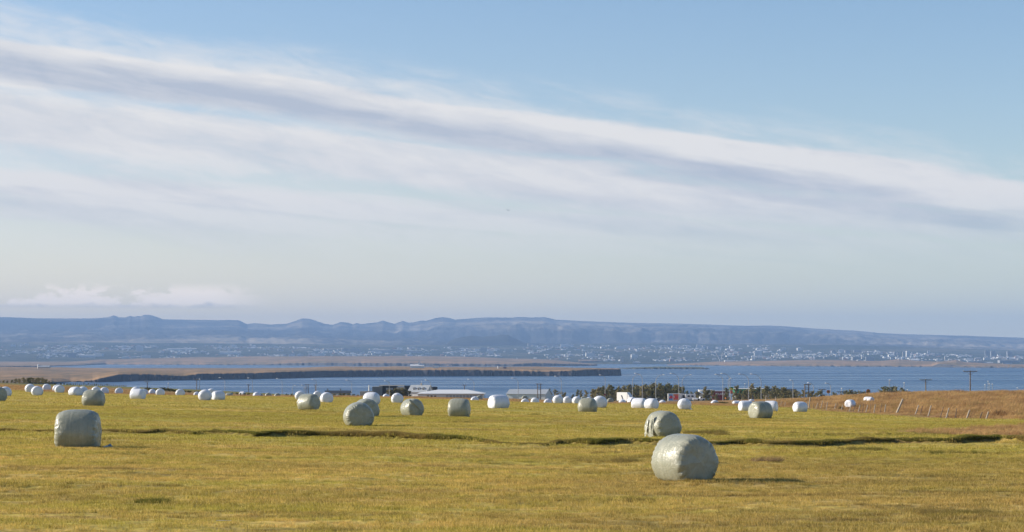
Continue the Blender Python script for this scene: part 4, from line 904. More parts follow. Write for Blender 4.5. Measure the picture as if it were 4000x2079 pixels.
    for i, (x, yt) in enumerate([(566, 1512), (578, 1509), (590, 1513), (600, 1516), (614, 1515), (628, 1511), (640, 1509), (652, 1511), (664, 1514), (676, 1519), (684, 1523), (735, 1530), (742, 1527), (765, 1526), (776, 1527), (722, 1531), (905, 1538), (925, 1537), (940, 1536), (955, 1539), (970, 1540), (1120, 1541), (1140, 1535), (1160, 1542), (1305, 1537), (1330, 1534), (1345, 1533), (1362, 1534), (1380, 1536), (1398, 1540)]):
        plant_tree(x, yt, 430, 'bush', 'bush', f"low dark bush on the far edge of the field, {ordinal(i + 1)} from the left", 'bush', 'bushes along the far field edge', wide=1.15, i=i)
    for i, (x, yt) in enumerate([(1515, 1531), (1523, 1522), (1531, 1526), (1538, 1519), (1547, 1520), (1556, 1519), (1564, 1523), (1572, 1517), (1580, 1521), (1588, 1526), (1598, 1528)]):
        plant_tree(x, yt, 820, 'pine', 'garden_tree', f"dark garden tree before the modern building, {ordinal(i + 1)} from the left", 'tree', 'garden trees before the modern building', wide=1.4, i=i)
    plant_tree(3286, 1592, 262, 'bush', 'meadow_bush', 'round green bush growing between the fence posts', 'bush', None, wide=1.3, i=1)
    plant_tree(2822, 1565, 330, 'bush', 'verge_bush', 'flat dark green bush on the verge below the dark red trailer', 'bush', None, wide=3.2, i=2)
trees()

# ------------------------------------------------------------------ lamps, power poles
M_STEEL = flat('galvanised_steel', (.30, .31, .32), .6, .1, 1.0, .0); M_LAMP = flat('lamp_housing', (.72, .73, .74), .35, .05); M_POLE = flat('tarred_pole', (.17, .13, .10), .9, .25, 1.5); M_CERAM = flat('insulator', (.35, .36, .37), .3)
LAMPS = [(878, 858, 1476, 830), (986, 970, 1477, 830), (1102, 1082, 1479, 830), (1235, 1221, 1482, 840), (1374, 1354, 1485, 840), (1521, 1504, 1488, 810), (1683.5, 1663, 1485, 810), (1852, 1830, 1482, 800), (2024, 2002, 1477, 790),
         (2193, 2169, 1470, 770), (2364, 2344, 1465, 750), (2471, 2499, 1464, 740), (2509.5, 2482, 1459.5, 730), (2562, 2593, 1464, 730), (2652, 2621, 1459, 720), (2665, 2699, 1464, 720), (2824, 2796, 1463, 710), (2852, 2819, 1459, 700), (2925, 2889, 1461, 690), (2973.5, 2935, 1461, 680),
         (3098, 3089, 1485, 720), (3178, 3158, 1495.5, 720), (3245, 3227, 1497, 720), (3474, 3477.5, 1485, 700), (3532, 3533, 1496, 700), (3545.5, 3546, 1523, 800), (3848, 3848.5, 1503, 800), (3860, 3860.5, 1490, 800), (3865, 3865.5, 1500, 820), (3877, 3877.5, 1501, 820), (3974, 3974.5, 1516, 820),
         (657, 657.5, 1498, 800), (779, 779.5, 1482, 800), (1188, 1180, 1505, 860), (1142, 1152, 1506, 860), (2845, 2855, 1478, 790), (2910, 2910.5, 1500, 850), (3288, 3288.5, 1518, 740)]
def lamps():
    L = sorted(LAMPS)
    for i, (px, hx, hy, d) in enumerate(L):
        X = (px - CX) / F * d; g = gz(X, d); hX = (hx - CX) / F * d; zt = -(hy - HY) / F * d
        arm = abs(hx - px) > 3; dirw = 'left' if hx < px else 'right'
        lab = f"street lamp with a curved arm reaching {dirw}, {ordinal(i + 1)} lamp from the left" if arm else f"straight lamp post with a small round head, {ordinal(i + 1)} lamp from the left"
        o = thing('street_lamp', lab, 'street lamp', (X, d, g), 'street lamps along the shore road')
        s = 1 if hX > X else -1; a = abs(hX - X)
        if arm:
            zb = zt - .35 * a
            MB().tube([(X, d, g - .2), (X, d, g + 1.2), (X, d, zb - .5 * a)], [.13, .12, .10], 8).part('pole', M_STEEL, o)
            pts = [(X, d, zb - .5 * a)] + [(X + s * a * q ** 1.7 * .95, d, zb - .5 * a + (zt - zb + .5 * a) * (1 - (1 - q) ** 2.0)) for q in (.2, .4, .6, .8, 1)]
            MB().tube(pts, [.10, .10, .09, .09, .08, .08], 8).part('arm', M_STEEL, o)
            MB().ball((X + s * a, d, zt), .42, .22, .16).part('lamp_head', M_LAMP, o, smooth=True)
        else:
            MB().tube([(X, d, g - .2), (X, d, zt)], [.10, .08], 8).part('pole', M_STEEL, o)
            b = MB().ball((hX, d, zt + .05), .30, .24, .18); b.tube([(X, d, zt - .25), (X, d, zt)], [.08, .12], 8); b.part('lamp_head', M_LAMP, o, smooth=True)
lamps()
def poles():
    T = [(575, 1490, 20, 780), (768, 1481, 22, 800), (1232, 1503, 16, 860), (1814, 1503, 20, 820), (3212, 1520, 31, 640), (3285, 1528.5, 34, 560), (3374, 1530, 33, 540), (3481, 1526, 38, 500), (3616.5, 1481.5, 48, 520), (3790.5, 1448, 54, 480), (970, 1502, 14, 860)]
    T.sort()
    for i, (px, yt, aw, d) in enumerate(T):
        X = (px - CX) / F * d; g = gz(X, d); zt = -(yt - HY) / F * d; a = aw / 2 / F * d
        o = thing('power_pole', f"wooden T-shaped power pole, {ordinal(i + 1)} of the single poles from the left", 'power pole', (X, d, g), 'wooden power poles')
        MB().tube([(X, d, g - .3), (X, d, g + (zt - g) * .5), (X, d, zt)], [.17, .15, .12], 9).part('pole', M_POLE, o)
        ca = MB().box(X - a, X + a, d - .07, d + .07, zt - .28, zt - .10).part('crossarm', M_POLE, o)
        for s in (-1, 0, 1): MB().tube([(X + s * a * .94, d, zt - .099), (X + s * a * .94, d, zt + .12), (X + s * a * .94, d, zt + .2)], [.05, .07, .03], 7).part('insulator', M_CERAM, o, ca)
        for s in (-1, 1): MB().tube([(X + s * .09, d - .11, zt - 1.05), (X + s * a * .55, d - .11, zt - .29)], .035, 6).part('brace', M_POLE, o)
    for i, (x0, x1, c0, c1, yt, d) in enumerate([(2100, 2112, 2093, 2118, 1499, 760), (3144, 3159.5, 3140, 3168, 1501, 560), (1195, 1204, 1190, 1209, 1502, 900)]):
        f = lambda p: (p - CX) / F * d
        X = f((x0 + x1) / 2); g = gz(X, d); zt = -(yt - HY) / F * d
        o = thing('power_mast', ['double-pole wooden power mast right of the grey warehouse', 'double-pole wooden power mast at the right end of the tree row', 'small double-pole mast by the water left of the big green barrel bale'][i], 'power mast', (X, d, g), 'double-pole power masts')
        for p in (x0, x1): MB().tube([(f(p), d, g - .3), (f(p), d, zt)], [.18, .14], 9).part('pole', M_POLE, o)
        MB().box(f(c0), f(c1), d - .30, d - .16, zt - .25, zt - .03).part('crossarm', M_POLE, o)
        hh = zt - g
        for q in (.80, .66): MB().box(f(x0), f(x1), d - .26, d - .16, g + hh * q, g + hh * q + .12).part('brace', M_POLE, o)
        for q in (c0 + 2, (c0 + c1) / 2, c1 - 2): MB().tube([(f(q), d - .23, zt - .031), (f(q), d - .23, zt + .2)], [.06, .04], 7).part('insulator', M_CERAM, o)
poles()

# ------------------------------------------------------------------ buildings by the shore road
M_ROOFG = flat('grey_metal_roof', (.36, .38, .40), .5, .08, .4); M_WALLW = flat('white_render', (.70, .69, .66), .8, .08, .5); M_ROOFW = flat('white_roof', (.66, .66, .66), .6, .06, .3); M_DARK = flat('black_cladding', (.030, .032, .036), .6, .2, .5); M_GREYW = flat('grey_cladding', (.17, .18, .185), .7, .12, .5)
M_GLASS = flat('window_glass', (.03, .04, .05), .1, .1, 1.0); M_TAN = flat('tan_concrete', (.42, .37, .31), .85, .12, .6); M_TIN = flat('pale_door', (.34, .35, .36), .6, .1, 1.0); M_RED = flat('dark_red_sheet', (.20, .018, .026), .5, .1, .6); M_GRN = flat('green_fascia', (.0, .23, .13), .5, .1, .6)
def fx(p, d): return (p - CX) / F * d
def fz(y, d): return -(y - HY) / F * d
def gable(b_wall, b_roof, L, Wd, h, rise, M, ov=.3, th=.18):
    """a gabled block along local x; walls and a roof of two slabs"""
    b_wall.prism([(-L / 2, -Wd / 2, 0), (-L / 2, Wd / 2, 0), (-L / 2, Wd / 2, h), (-L / 2, 0, h + rise), (-L / 2, -Wd / 2, h)], (L, 0, 0), M)
    s = rise / (Wd / 2)
    for sg in (-1, 1):
        e = (Wd / 2 + ov); b_roof.prism([(-L / 2 - ov, sg * e, h - s * ov + .02), (-L / 2 - ov, 0, h + rise + .02), (-L / 2 - ov, 0, h + rise + th), (-L / 2 - ov, sg * e, h - s * ov + th)], (L + 2 * ov, 0, 0), M)
def shore_buildings():
    # gabled house with dormers
    d = 850; X = fx(1644, d); g = gz(X, d) - .2; zr = fz(1505.5, d); ze = fz(1531, d)
    o = thing('gabled_house', 'grey-roofed house with three dormers and a chimney by the water', 'house', (X, d, g))
    M = Matrix.Translation((X, d, g)) @ Matrix.Rotation(R(-20), 4, 'Z'); wl, rf = MB(), MB()
    gable(wl, rf, 8.4, 8.6, ze - g, zr - ze, M, .35); wl.part('wall', M_WALLW, o); ro = rf.part('roof', M_ROOFG, o)
    s = (zr - ze) / 4.3
    for q in (-1.9, .2, 2.3):
        y0 = -3.1; zb = ze - g + (4.3 + y0) * s
        dm = MB(); dm.prism([(q - .5, y0, zb - .1), (q + .5, y0, zb - .1), (q + .5, y0, zb + .75), (q, y0, zb + 1.05), (q - .5, y0, zb + .75)], (0, 1.6, 0), M); po = dm.part('dormer', M_WALLW, o)
        MB().box(q - .32, q + .32, y0 - .05, y0 - .01, zb + .15, zb + .72, M).part('window', M_GLASS, o, po)
        MB().prism([(q - .62, y0 - .1, zb + .74), (q, y0 - .1, zb + 1.12), (q + .62, y0 - .1, zb + .74), (q + .62, y0 - .1, zb + .84), (q, y0 - .1, zb + 1.22), (q - .62, y0 - .1, zb + .84)], (0, 1.7, 0), M).part('dormer_roof', M_ROOFG, o, po)
    MB().box(-.1, .45, -.3, .3, zr - g - .3, zr - g + .95, M).part('chimney', M_TAN, o, ro)
    MB().tube([M @ Vector((.2, 0, zr - g + .9)), M @ Vector((.2, 0, zr - g + 2.1))], .05, 6).part('mast', M_LAMP, o)
    for q in (-2.4, 0, 2.4): MB().box(4.19, 4.235, q - .4, q + .4, ze - g - 1.6, ze - g - .4, M).part('window', M_GLASS, o)
    MB().box(4.19, 4.235, -.4, .4, ze - g + .5, ze - g + 1.4, M).part('window', M_GLASS, o)
    # dark modern building
    d = 880; X = fx(1530, d); g = gz(X, d) - .2; f = lambda p: fx(p, d); z = lambda y: fz(y, d)
    o = thing('modern_building', 'dark flat-roofed modern building left of the gabled house', 'building', (X, d, g))
    MB().box(f(1455), f(1494), d - 2, d + 10, g, z(1511)).part('grey_block', M_GREYW, o)
    bw = MB().box(f(1494.1), f(1549), d - .5, d + 9, g, z(1508)).part('black_wing', M_DARK, o)
    for q in range(5): MB().box(f(1508 + q * 5.6), f(1512.6 + q * 5.6), d - .56, d - .52, z(1523), z(1516)).part('window', M_TIN, o, bw)
    MB().box(f(1480), f(1577), d + 1, d + 12, z(1509.6), z(1506.2)).part('roof_slab', M_TAN, o)
    pw = MB().box(f(1549.1), f(1580), d - 1.2, d + 8, g, z(1513)).part('pale_wing', M_TAN, o)
    MB().box(f(1556), f(1568), d - 1.26, d - 1.22, z(1528), z(1520)).part('window', M_GLASS, o, pw)
    MB().box(f(1577), f(1609), d + 5, d + 14, g, z(1508.3)).part('rear_block', M_DARK, o)
    MB().tube([(f(1443), d - 3, g), (f(1443), d - 3, z(1504.5))], [.26, .24], 10).part('flue', M_WALLW, o)
    MB().box(f(1409), f(1460), d - 4.5, d - 2.1, g, z(1528)).part('low_annex', M_TAN, o)
    MB().box(f(1686), f(1705), d + 6, d + 12, g, z(1512.5)).part('dark_shed', M_DARK, o)
    # low white hall
    d = 790; X = fx(1760, d); g = gz(X, d) - .2
    f = lambda p: fx(p, d); z = lambda y: fz(y, d)
    o = thing('white_hall', 'long low hall with a broad white roof beside the gabled house', 'hall', (X, d, g))
    wz = z(1540.5)
    MB().box(f(1633), f(1890), d, d + 16, g, wz).part('wall', M_WALLW, o)
    r_ = MB(); r_.add([(f(1629), d - .6, wz), (f(1896), d - .6, wz), (f(1896), d + 16.6, wz), (f(1629), d + 16.6, wz), (f(1629), d - .6, wz + .28), (f(1896), d - .6, wz + .28), (f(1896), d + 16.6, wz + .28), (f(1629), d + 16.6, wz + .28), (f(1708), d + 8, z(1523.5)), (f(1824), d + 8, z(1523.5))],
          [(0, 1, 5, 4), (1, 2, 6, 5), (2, 3, 7, 6), (3, 0, 4, 7), (4, 5, 9, 8), (5, 6, 9), (6, 7, 8, 9), (7, 4, 8), (3, 2, 1, 0)]); r_.part('roof', M_ROOFW, o)
    for q in range(11): MB().box(f(1742 + q * 13.2), f(1752.5 + q * 13.2), d - .06, d - .02, g + .3, wz - .35).part('garage_door', M_TIN, o)
    for q in range(3): MB().box(f(1668 + q * 14), f(1676 + q * 14), d - .06, d - .02, g + 1.0, wz - .5).part('window', M_GLASS, o)
    # grey warehouse
    d = 900; X = fx(2070, d); g = gz(X, d) - .2
    o = thing('warehouse', 'plain pale grey warehouse behind the left end of the tree row', 'warehouse', (X, d, g))
    M = Matrix.Translation((fx(2068, d), d + 8, g)) @ Matrix.Rotation(R(-14), 4, 'Z'); wl, rf = MB(), MB(); ez = fz(1540.5, d) - g
    gable(wl, rf, 18, 13, ez, fz(1523.5, d) - g - ez, M, .3); wl.part('wall', M_WALLW, o); rf.part('roof', M_ROOFG, o)
    for q in (-5, 0, 5): MB().box(q - 1.2, q + 1.2, -6.56, -6.52, .2, ez - 1.2, M).part('garage_door', M_TIN, o)
    # low brown-roofed shed seen over the field left of the bales
    d = 900; X = fx(1320, d); g = gz(X, d) - .2
    o = thing('low_house', 'long low dark-roofed house behind the bushes right of the big green barrel bale', 'house', (X, d, g))
    M = Matrix.Translation((X, d, g)); wl, rf = MB(), MB(); ez = fz(1536, d) - g
    gable(wl, rf, 11, 7, ez, fz(1527.5, d) - g - ez, M, .3); wl.part('wall', M_WALLW, o); ro = rf.part('roof', M_DARK, o)
    for q in (-4.6, 1.2): MB().box(q - .25, q + .25, -.25, .25, ez + .6, ez + 2.0, M).part('chimney', M_TAN, o, ro)
    # green-fronted filling station
    d = 830; X = fx(2940, d); g = gz(X, d) - .2; f = lambda p: fx(p, d); z = lambda y: fz(y, d)
    o = thing('filling_station', 'filling station with a broad bright green fascia behind the trees', 'filling station', (X, d, g))
    MB().box(f(2878), f(3003), d + .4, d + 9, g, z(1537)).part('wall', M_GREYW, o)
    fs = MB().box(f(2874), f(3006), d, d + 10, z(1536.8), z(1520.5)).part('fascia', M_GRN, o)
    MB().box(f(2873), f(3007), d - .1, d + 10.1, z(1520.4), z(1518.6)).part('roof_edge', M_WALLW, o)
    for q in range(6): MB().box(f(2886 + q * 19), f(2900 + q * 19), d + .3, d + .38, g + .4, z(1541)).part('window', M_GLASS, o)
    # dark barn right of it
    d = 850; X = fx(3062, d); g = gz(X, d) - .2
    o = thing('dark_shed', 'dark grey gabled shed behind the conifers right of the filling station', 'shed', (X, d, g))
    M = Matrix.Translation((fx(3064, d), d + 5, g)) @ Matrix.Rotation(R(-10), 4, 'Z'); wl, rf = MB(), MB(); ez = fz(1536, d) - g
    gable(wl, rf, 11, 9, ez, fz(1522, d) - g - ez, M, .25); wl.part('wall', M_GREYW, o); rf.part('roof', M_DARK, o)
    MB().box(-2, 1, -4.56, -4.52, .2, ez - .8, M).part('door', M_DARK, o)
    # white house gable behind the campers
    d = 860; X = fx(2760, d); g = gz(X, d) - .2
    o = thing('white_house', 'white house with a white gable behind the trees left of the red trailer', 'house', (X, d, g))
    M = Matrix.Translation((fx(2738, d), d, g)) @ Matrix.Rotation(R(70), 4, 'Z'); wl, rf = MB(), MB(); ez = fz(1541, d) - g
    gable(wl, rf, 7, 4.4, ez, fz(1531, d) - g - ez, M, .3); wl.part('wall', M_GREYW, o); rf.part('roof', M_WALLW, o)
    MB().box(fx(2736, d), fx(2786, d), d + 4, d + 9, g, fz(1526, d)).part('rear_wing', M_WALLW, o)
    MB().box(fx(2734, d), fx(2788, d), d + 3.8, d + 9.2, fz(1525.9, d), fz(1523.8, d)).part('rear_roof', M_ROOFW, o)
    # dark red trailer with lettering
    d = 800; X = fx(2816, d); g = gz(X, d); f = lambda p: fx(p, d); z = lambda y: fz(y, d)
    o = thing('red_trailer', 'dark red trailer lettered POLAR BEER beside the green and yellow pylon', 'trailer', (X, d, g))
    MB().box(f(2786), f(2848), d, d + 2.5, g + .9, z(1529)).part('cargo_box', M_RED, o)
    MB().box(f(2785), f(2849), d - .05, d + 2.55, z(1528.9), z(1526.6)).part('roof_edge', M_WALLW, o)
    for q in (2798, 2804, 2832, 2838):
        w_ = MB(); w_.tube([(f(q), d - .02, g + .48), (f(q), d + .25, g + .48)], .48, 14); w_.part('wheel', M_DARK, o)
    MB().box(f(2786.5), f(2847), d + .3, d + 2.2, g + .65, g + .89).part('chassis', M_DARK, o)
    def lettering(text, name, loc, size, colr, par, wide=1.0):
        c = bpy.data.curves.new(name, 'FONT'); c.body = text; c.size = size; c.align_x = 'LEFT'; c.extrude = .01; c.space_character = 1.05; c.offset = size * .02
        tmp = bpy.data.objects.new(name, c); lm_ = bpy.data.meshes.new_from_object(tmp); bpy.data.objects.remove(tmp); lm_.materials.clear(); lm_.materials.append(colr); t = bpy.data.objects.new(name, lm_); COL.objects.link(t); t.parent = par; t.location = Vector(loc) - ROOTLOC[par.name]; t.rotation_euler = (R(90), 0, 0); t.scale = (wide, 1, 1); return t
    lettering('POLAR BEER', 'lettering', (f(2795), d - .03, z(1543.5)), 1.28, M_WALLW, o, .72)
    # pylon sign
    d = 760; X = fx(2856, d); g = gz(X, d); f = lambda p: fx(p, d); z = lambda y: fz(y, d)
    o = thing('sign_pylon', 'tall filling station sign, green over yellow above red price boards', 'sign', (X, d, g))
    MB().box(f(2848.5), f(2864), d, d + .5, z(1524.8), z(1512)).part('green_panel', flat('sign_green', (.0, .20, .04), .4), o)
    yb = MB(); yb.prism([(f(2849), d - .06, z(1524.6)), (f(2862), d - .06, z(1524.6)), (f(2862), d - .06, z(1518)), (f(2859), d - .06, z(1518)), (f(2858), d - .06, z(1516)), (f(2854), d - .06, z(1516)), (f(2853), d - .06, z(1519)), (f(2849), d - .06, z(1519))], (0, .05, 0))
    yb.part('yellow_emblem', flat('sign_yellow', (.75, .50, .0), .4), o)
    for q in range(2): MB().box(f(2854.2), f(2861.5), d - .02, d + .4, z(1531.4 + q * 6), z(1525.4 + q * 6) - .02).part('price_board', flat('sign_red', (.62, .09, .05), .4), o)
    for q in (2855, 2860.5): MB().box(f(q) - .09, f(q) + .09, d + .1, d + .3, g - .1, z(1537.5)).part('post', M_LAMP, o)
    # round yellow signs with red rim
    for i, (px, py, r_, d) in enumerate([(3236, 1530.5, 6.8, 500), (3392, 1528.6, 8.0, 470)]):
        X = fx(px, d); g = gz(X, d); zc = fz(py, d); rr = r_ / F * d
        o = thing('road_sign', ['smaller round yellow road sign with red rim, left of the meadow', 'larger round yellow road sign with red rim and a plate below it'][i], 'road sign', (X, d, g))
        MB().tube([(X, d, g - .1), (X, d, zc)], .05, 8).part('post', M_STEEL, o)
        MB().tube([(X, d - .06, zc), (X, d - .10, zc)], rr, 28).part('rim', flat('sign_rim', (.42, .03, .015), .5), o)
        MB().tube([(X, d - .101, zc), (X, d - .12, zc)], rr * .74, 28).part('face', flat('sign_face', (.58, .22, .01), .5), o)
        sb = MB()
        for q in (-.45, -.22, .0, .22, .45): sb.box(X + q * rr - .04, X + q * rr + .04, d - .135, d - .122, zc - .12, zc + .10)
        sb.part('symbol', M_DARK, o)
        if i: MB().box(X - rr * .9, X + rr * .9, d - .10, d - .06, zc - rr - .36, zc - rr - .06).part('plate', flat('plate', (.40, .12, .01), .5), o)
    X = fx(2363, 700); g = gz(X, 700)
    o = thing('red_sign', 'small red roadside sign before the conifers above the biggest white round bale', 'road sign', (X, 700, g)); zc = fz(1542, 700)
    MB().tube([(X, 700, g - .1), (X, 700, zc)], .04, 6).part('post', M_STEEL, o); MB().tube([(X, 699.95, zc), (X, 699.9, zc)], .32, 16).part('face', M_RED, o)
    X = fx(2835, 740); g = gz(X, 740); zc = fz(1556, 740)
    o = thing('orange_marker', 'small orange marker ball on a stake below the red trailer', 'marker', (X, 740, g)); MB().tube([(X, 740, g - .1), (X, 740, zc)], .04, 6).part('stake', M_STEEL, o); MB().ball((X, 740, zc), .26, .2, .32).part('ball', flat('marker_orange', (.75, .22, .01), .5), o, smooth=True)
    # pale leaning stakes by the pylon
    for i, (p, q, yb, yt) in enumerate([(2858, 2863, 1567, 1552), (2868, 2871, 1566, 1554), (2874, 2877, 1566, 1555), (2990, 2994, 1570, 1544), (3030, 3031, 1565, 1549), (2898, 2899, 1566, 1557)]):
        d = 420; X = fx(p, d); g = gz(X, d); t = Vector((fx(q, d), d, max(fz(yt, d), g + .6)))
        o = thing('stake', f"pale leaning stake on the verge below the filling station, {ordinal(i + 1)} of six", 'stake', (X, d, g), 'stakes on the verge'); MB().tube([(X, d, g - .3), ((X + t.x) / 2, d, (g + t.z) / 2), tuple(t)], [.09, .085, .07], 8).part('post', M_POST, o)
shore_buildings()

# ------------------------------------------------------------------ vehicles on the shore road
M_VANW = flat('white_paint', (.78, .78, .77), .3, .04, .6); M_TYRE = flat('tyre', (.02, .02, .02), .8); M_CARD = flat('dark_car_paint', (.05, .06, .08), .25, .1)
def wheel(o, x, y, z, r_=.45):
    w_ = MB().tube([(x, y - .02, z), (x, y + .26, z)], r_, 14).part('wheel', M_TYRE, o)
    MB().tube([(x, y - .04, z), (x, y - .021, z)], r_ * .55, 12).part('rim', M_LAMP, o, w_)
def vehicles():
    d = 835; f = lambda p: fx(p, d); z = lambda y: fz(y, d); X = f(2645); g = gz(X, d)
    o = thing('panel_truck', 'white truck with two bright red, blue and orange picture panels on its side', 'truck', (X, d, g))
    MB().box(f(2610), f(2657), d, d + 2.5, g + .85, z(1538)).part('cargo_box', M_VANW, o)
    b = MB(); b.prism([(f(2657.4), d + .05, g + .55), (f(2678), d + .05, g + .55), (f(2679), d + .05, g + 1.6), (f(2675), d + .05, z(1538.5)), (f(2657.4), d + .05, z(1537))], (0, 2.4, 0)); cb = b.part('cab', M_VANW, o)
    b = MB(); b.prism([(f(2661), d - .01, g + 1.75), (f(2678.6), d - .01, g + 1.75), (f(2676), d - .01, z(1544)), (f(2664), d - .01, z(1544))], (0, .05, 0)); b.part('window', M_GLASS, o, cb)
    MB().box(f(2656), f(2677), d + .2, d + 2.3, z(1536.8), z(1535.4)).part('roof_deflector', M_DARK, o)
    for i, (p0, p1, c) in enumerate([(2612, 2627.5, (.10, .28, .55)), (2630.5, 2652, (.72, .16, .05))]):
        pl = MB().box(f(p0), f(p1), d - .05, d - .01, g + 1.05, z(1540)).part('picture_panel', flat('panel_paint', c, .5, .25, 1.2), o)
        cx_, cz_ = (f(p0) + f(p1)) / 2, (g + 1.05 + z(1540)) / 2; zz = z(1540) - g - 1.05
        b = MB()
        for q in range(3): b.tube([(cx_ + (.1 + .32 * (q - 1)), d - .051, cz_ + .2 * (q % 2)), (cx_ + (.1 + .32 * (q - 1)), d - .06 - q * .004, cz_ + .2 * (q % 2))], .52, 12)
        b.part('red_motif', flat('motif_red', (.75, .05, .06), .5), o, pl)
        b = MB(); b.box(f(p0) + .12, f(p0) + .5, d - .062, d - .052, cz_ - .1, cz_ + .7); b.box(f(p0) + .12, f(p1) - .12, d - .062, d - .052, g + 1.1, g + 1.3); b.part('white_motif', M_WALLW, o, pl)
    for q in (2620, 2645, 2669): wheel(o, f(q), d, g + .45)
    MB().box(f(2611), f(2668), d + .3, d + 2.2, g + .6, g + .84).part('chassis', M_DARK, o)
    # box truck seen from the front quarter
    d = 835; X = fx(2448, d); g = gz(X, d)
    o = thing('box_truck', 'white box truck parked before the tree row, seen from its front corner', 'truck', (X, d, g))
    M = Matrix.Translation((X, d, g)) @ Matrix.Rotation(R(52), 4, 'Z')      # local -y is the front
    H = fz(1533, d) - g
    MB().box(-1.2, 1.2, -1.0, 4.2, .95, H, M).part('cargo_box', M_VANW, o)
    b = MB(); b.prism([(-1.12, -1.02, .6), (-1.12, -2.6, .6), (-1.12, -2.7, 1.5), (-1.12, -2.35, 2.5), (-1.12, -1.02, 2.6)], (2.24, 0, 0), M); cb = b.part('cab', M_VANW, o)
    b = MB(); b.prism([(-1.0, -2.73, 1.55), (-1.0, -2.40, 2.42), (1.0, -2.40, 2.42), (1.0, -2.73, 1.55)], (0, -.02, 0), M); b.part('windscreen', M_GLASS, o, cb)
    b = MB(); b.prism([(-1.1, -1.02, 2.62), (-1.1, -2.3, 2.62), (-1.1, -1.02, H - .15)], (2.2, 0, 0), M); b.part('roof_deflector', M_LAMP, o)
    b = MB(); b.prism([(-1.22, .8, 1.6), (-1.22, 1.3, 1.5), (-1.22, 2.1, 3.1), (-1.22, 1.6, 3.3)], (-.02, 0, 0), M); b.part('dark_emblem', M_CARD, o)
    for s in (-1, 1): MB().box(s * .95 - .15, s * .95 + .15, -2.72, -2.66, .85, 1.1, M).part('headlight', M_LAMP, o, cb)
    for x in (-1.0, 1.0):
        for y in (-1.9, 2.8): MB().tube([M @ Vector((x - .14, y, .45)), M @ Vector((x + .14, y, .45))], .45, 14).part('wheel', M_TYRE, o)
    # camper, white pickup, tank, cars
    def car(px, ytop, d, name, label, cat, m, kind, rot=0, L=4.3, Wd=1.75, H=1.45):
        X = fx(px, d); g = max(gz(X, d), fz(ytop, d) - H); 
        o = thing(name, label, cat, (X, d, g)); M = Matrix.Translation((X, d, g)) @ Matrix.Rotation(R(rot), 4, 'Z')
        if kind == 'car': prof = [(-.5, .22), (.5, .22), (.5, .55), (.44, .62), (.24, .66), (.12, 1.0), (-.24, 1.0), (-.40, .66), (-.5, .62)]
        elif kind == 'pickup': prof = [(-.5, .25), (.5, .25), (.5, .58), (.26, .62), (.15, 1.0), (-.10, 1.0), (-.14, .62), (-.5, .62)]
        else: prof = [(-.5, .15), (.5, .15), (.5, .45), (.42, .6), (.5, .8), (.44, 1.0), (-.46, 1.0), (-.5, .95)]
        b = MB(); b.prism([(x * L, -Wd / 2, q * H) for x, q in prof], (0, Wd, 0), M); bo = b.part('body', m, o)
        if kind == 'camper':
            for q in (-.3, 0.05): MB().box(q * L, (q + .2) * L, -Wd / 2 - .03, -Wd / 2 - .005, .55 * H, .8 * H, M).part('window', M_GLASS, o, bo)
        else:
            xs = (-.33, .17) if kind == 'car' else (-.11, .17)
            b = MB(); b.prism([(xs[0] * L, -Wd / 2 - .02, .67 * H), (xs[1] * L, -Wd / 2 - .02, .67 * H), (xs[1] * .75 * L, -Wd / 2 - .02, .95 * H), (xs[0] * .75 * L, -Wd / 2 - .02, .95 * H)], (0, .015, 0), M); b.part('side_window', M_GLASS, o, bo)
        for x in (-.31, .31):
            for y in (-1, 1): MB().tube([M @ Vector((x * L, y * (Wd / 2 - .2), .32)), M @ Vector((x * L, y * (Wd / 2 + .02), .32))], .32, 12).part('wheel', M_TYRE, o)
    car(2698, 1540, 850, 'camper_van', 'white camper van parked right of the picture-panelled truck', 'camper', M_VANW, 'camper', 0, 4.6, 2.1, 2.7)
    car(2737, 1550.5, 700, 'white_pickup', 'small white pickup parked before the white house', 'pickup', M_VANW, 'pickup', 8, 2.9, 1.6, 1.3)
    car(2543, 1551.5, 820, 'dark_car', 'dark car showing over the row of three white bales', 'car', M_CARD, 'car', 0)
    car(2574, 1555.5, 780, 'grey_car', 'grey-blue car beside the tall lamp right of the dark car', 'car', flat('grey_paint', (.20, .23, .26), .3), 'car', 10, 3.4)
    car(3214, 1545, 560, 'blue_car', 'blue-grey car by the power pole left of the smaller yellow sign', 'car', flat('blue_paint', (.10, .15, .22), .3), 'car', 0, 3.2)
    X = fx(2716, 690); g = gz(X, 690); o = thing('white_tank', 'low white cylindrical tank lying left of the white pickup', 'tank', (X, 690, g)); zc = max(fz(1560, 690), g + .3)
    MB().tube([(X - .9, 690, zc), (X - .8, 690, zc), (X + .8, 690, zc), (X + .9, 690, zc)], [.2, .36, .36, .2], 14).part('shell', M_VANW, o, smooth=False)
    for q in (-.5, .5): MB().box(X + q - .08, X + q + .08, 689.8, 690.2, g - .05, zc - .3).part('cradle', M_GREYW, o)
    # airliner low in the sky
    d = 21000; p = W(1985, 821.5, d); o = thing('airplane', 'tiny grey airplane flying in the middle of the sky', 'airplane', tuple(p)); m = flat('airframe', (.16, .17, .19), .5)
    def T(x, y, z): return p + Matrix.Rotation(R(10), 3, 'Y') @ Vector((x, y, z))
    MB().tube([T(-15, 0, 1.2), T(-11, 0, .6), T(8, 0, 0), T(13, 0, .2), T(15, 0, .3)], [.5, 1.8, 2.1, 1.6, .3], 10).part('fuselage', m, o)
    b = MB()
    for s in (-1, 1): b.prism([T(4, s * 1.5, -.6), T(-1, s * 1.5, -.6), T(-7, s * 16, 1.2), T(-5, s * 16, 1.2)], (0, 0, .5))
    b.part('wing', m, o); MB().prism([T(-15, 0, 1), T(-10, 0, 1.5), T(-14, 0, 6.5), T(-16.5, 0, 6.5)], (0, .4, 0)).part('tail_fin', m, o)
vehicles()

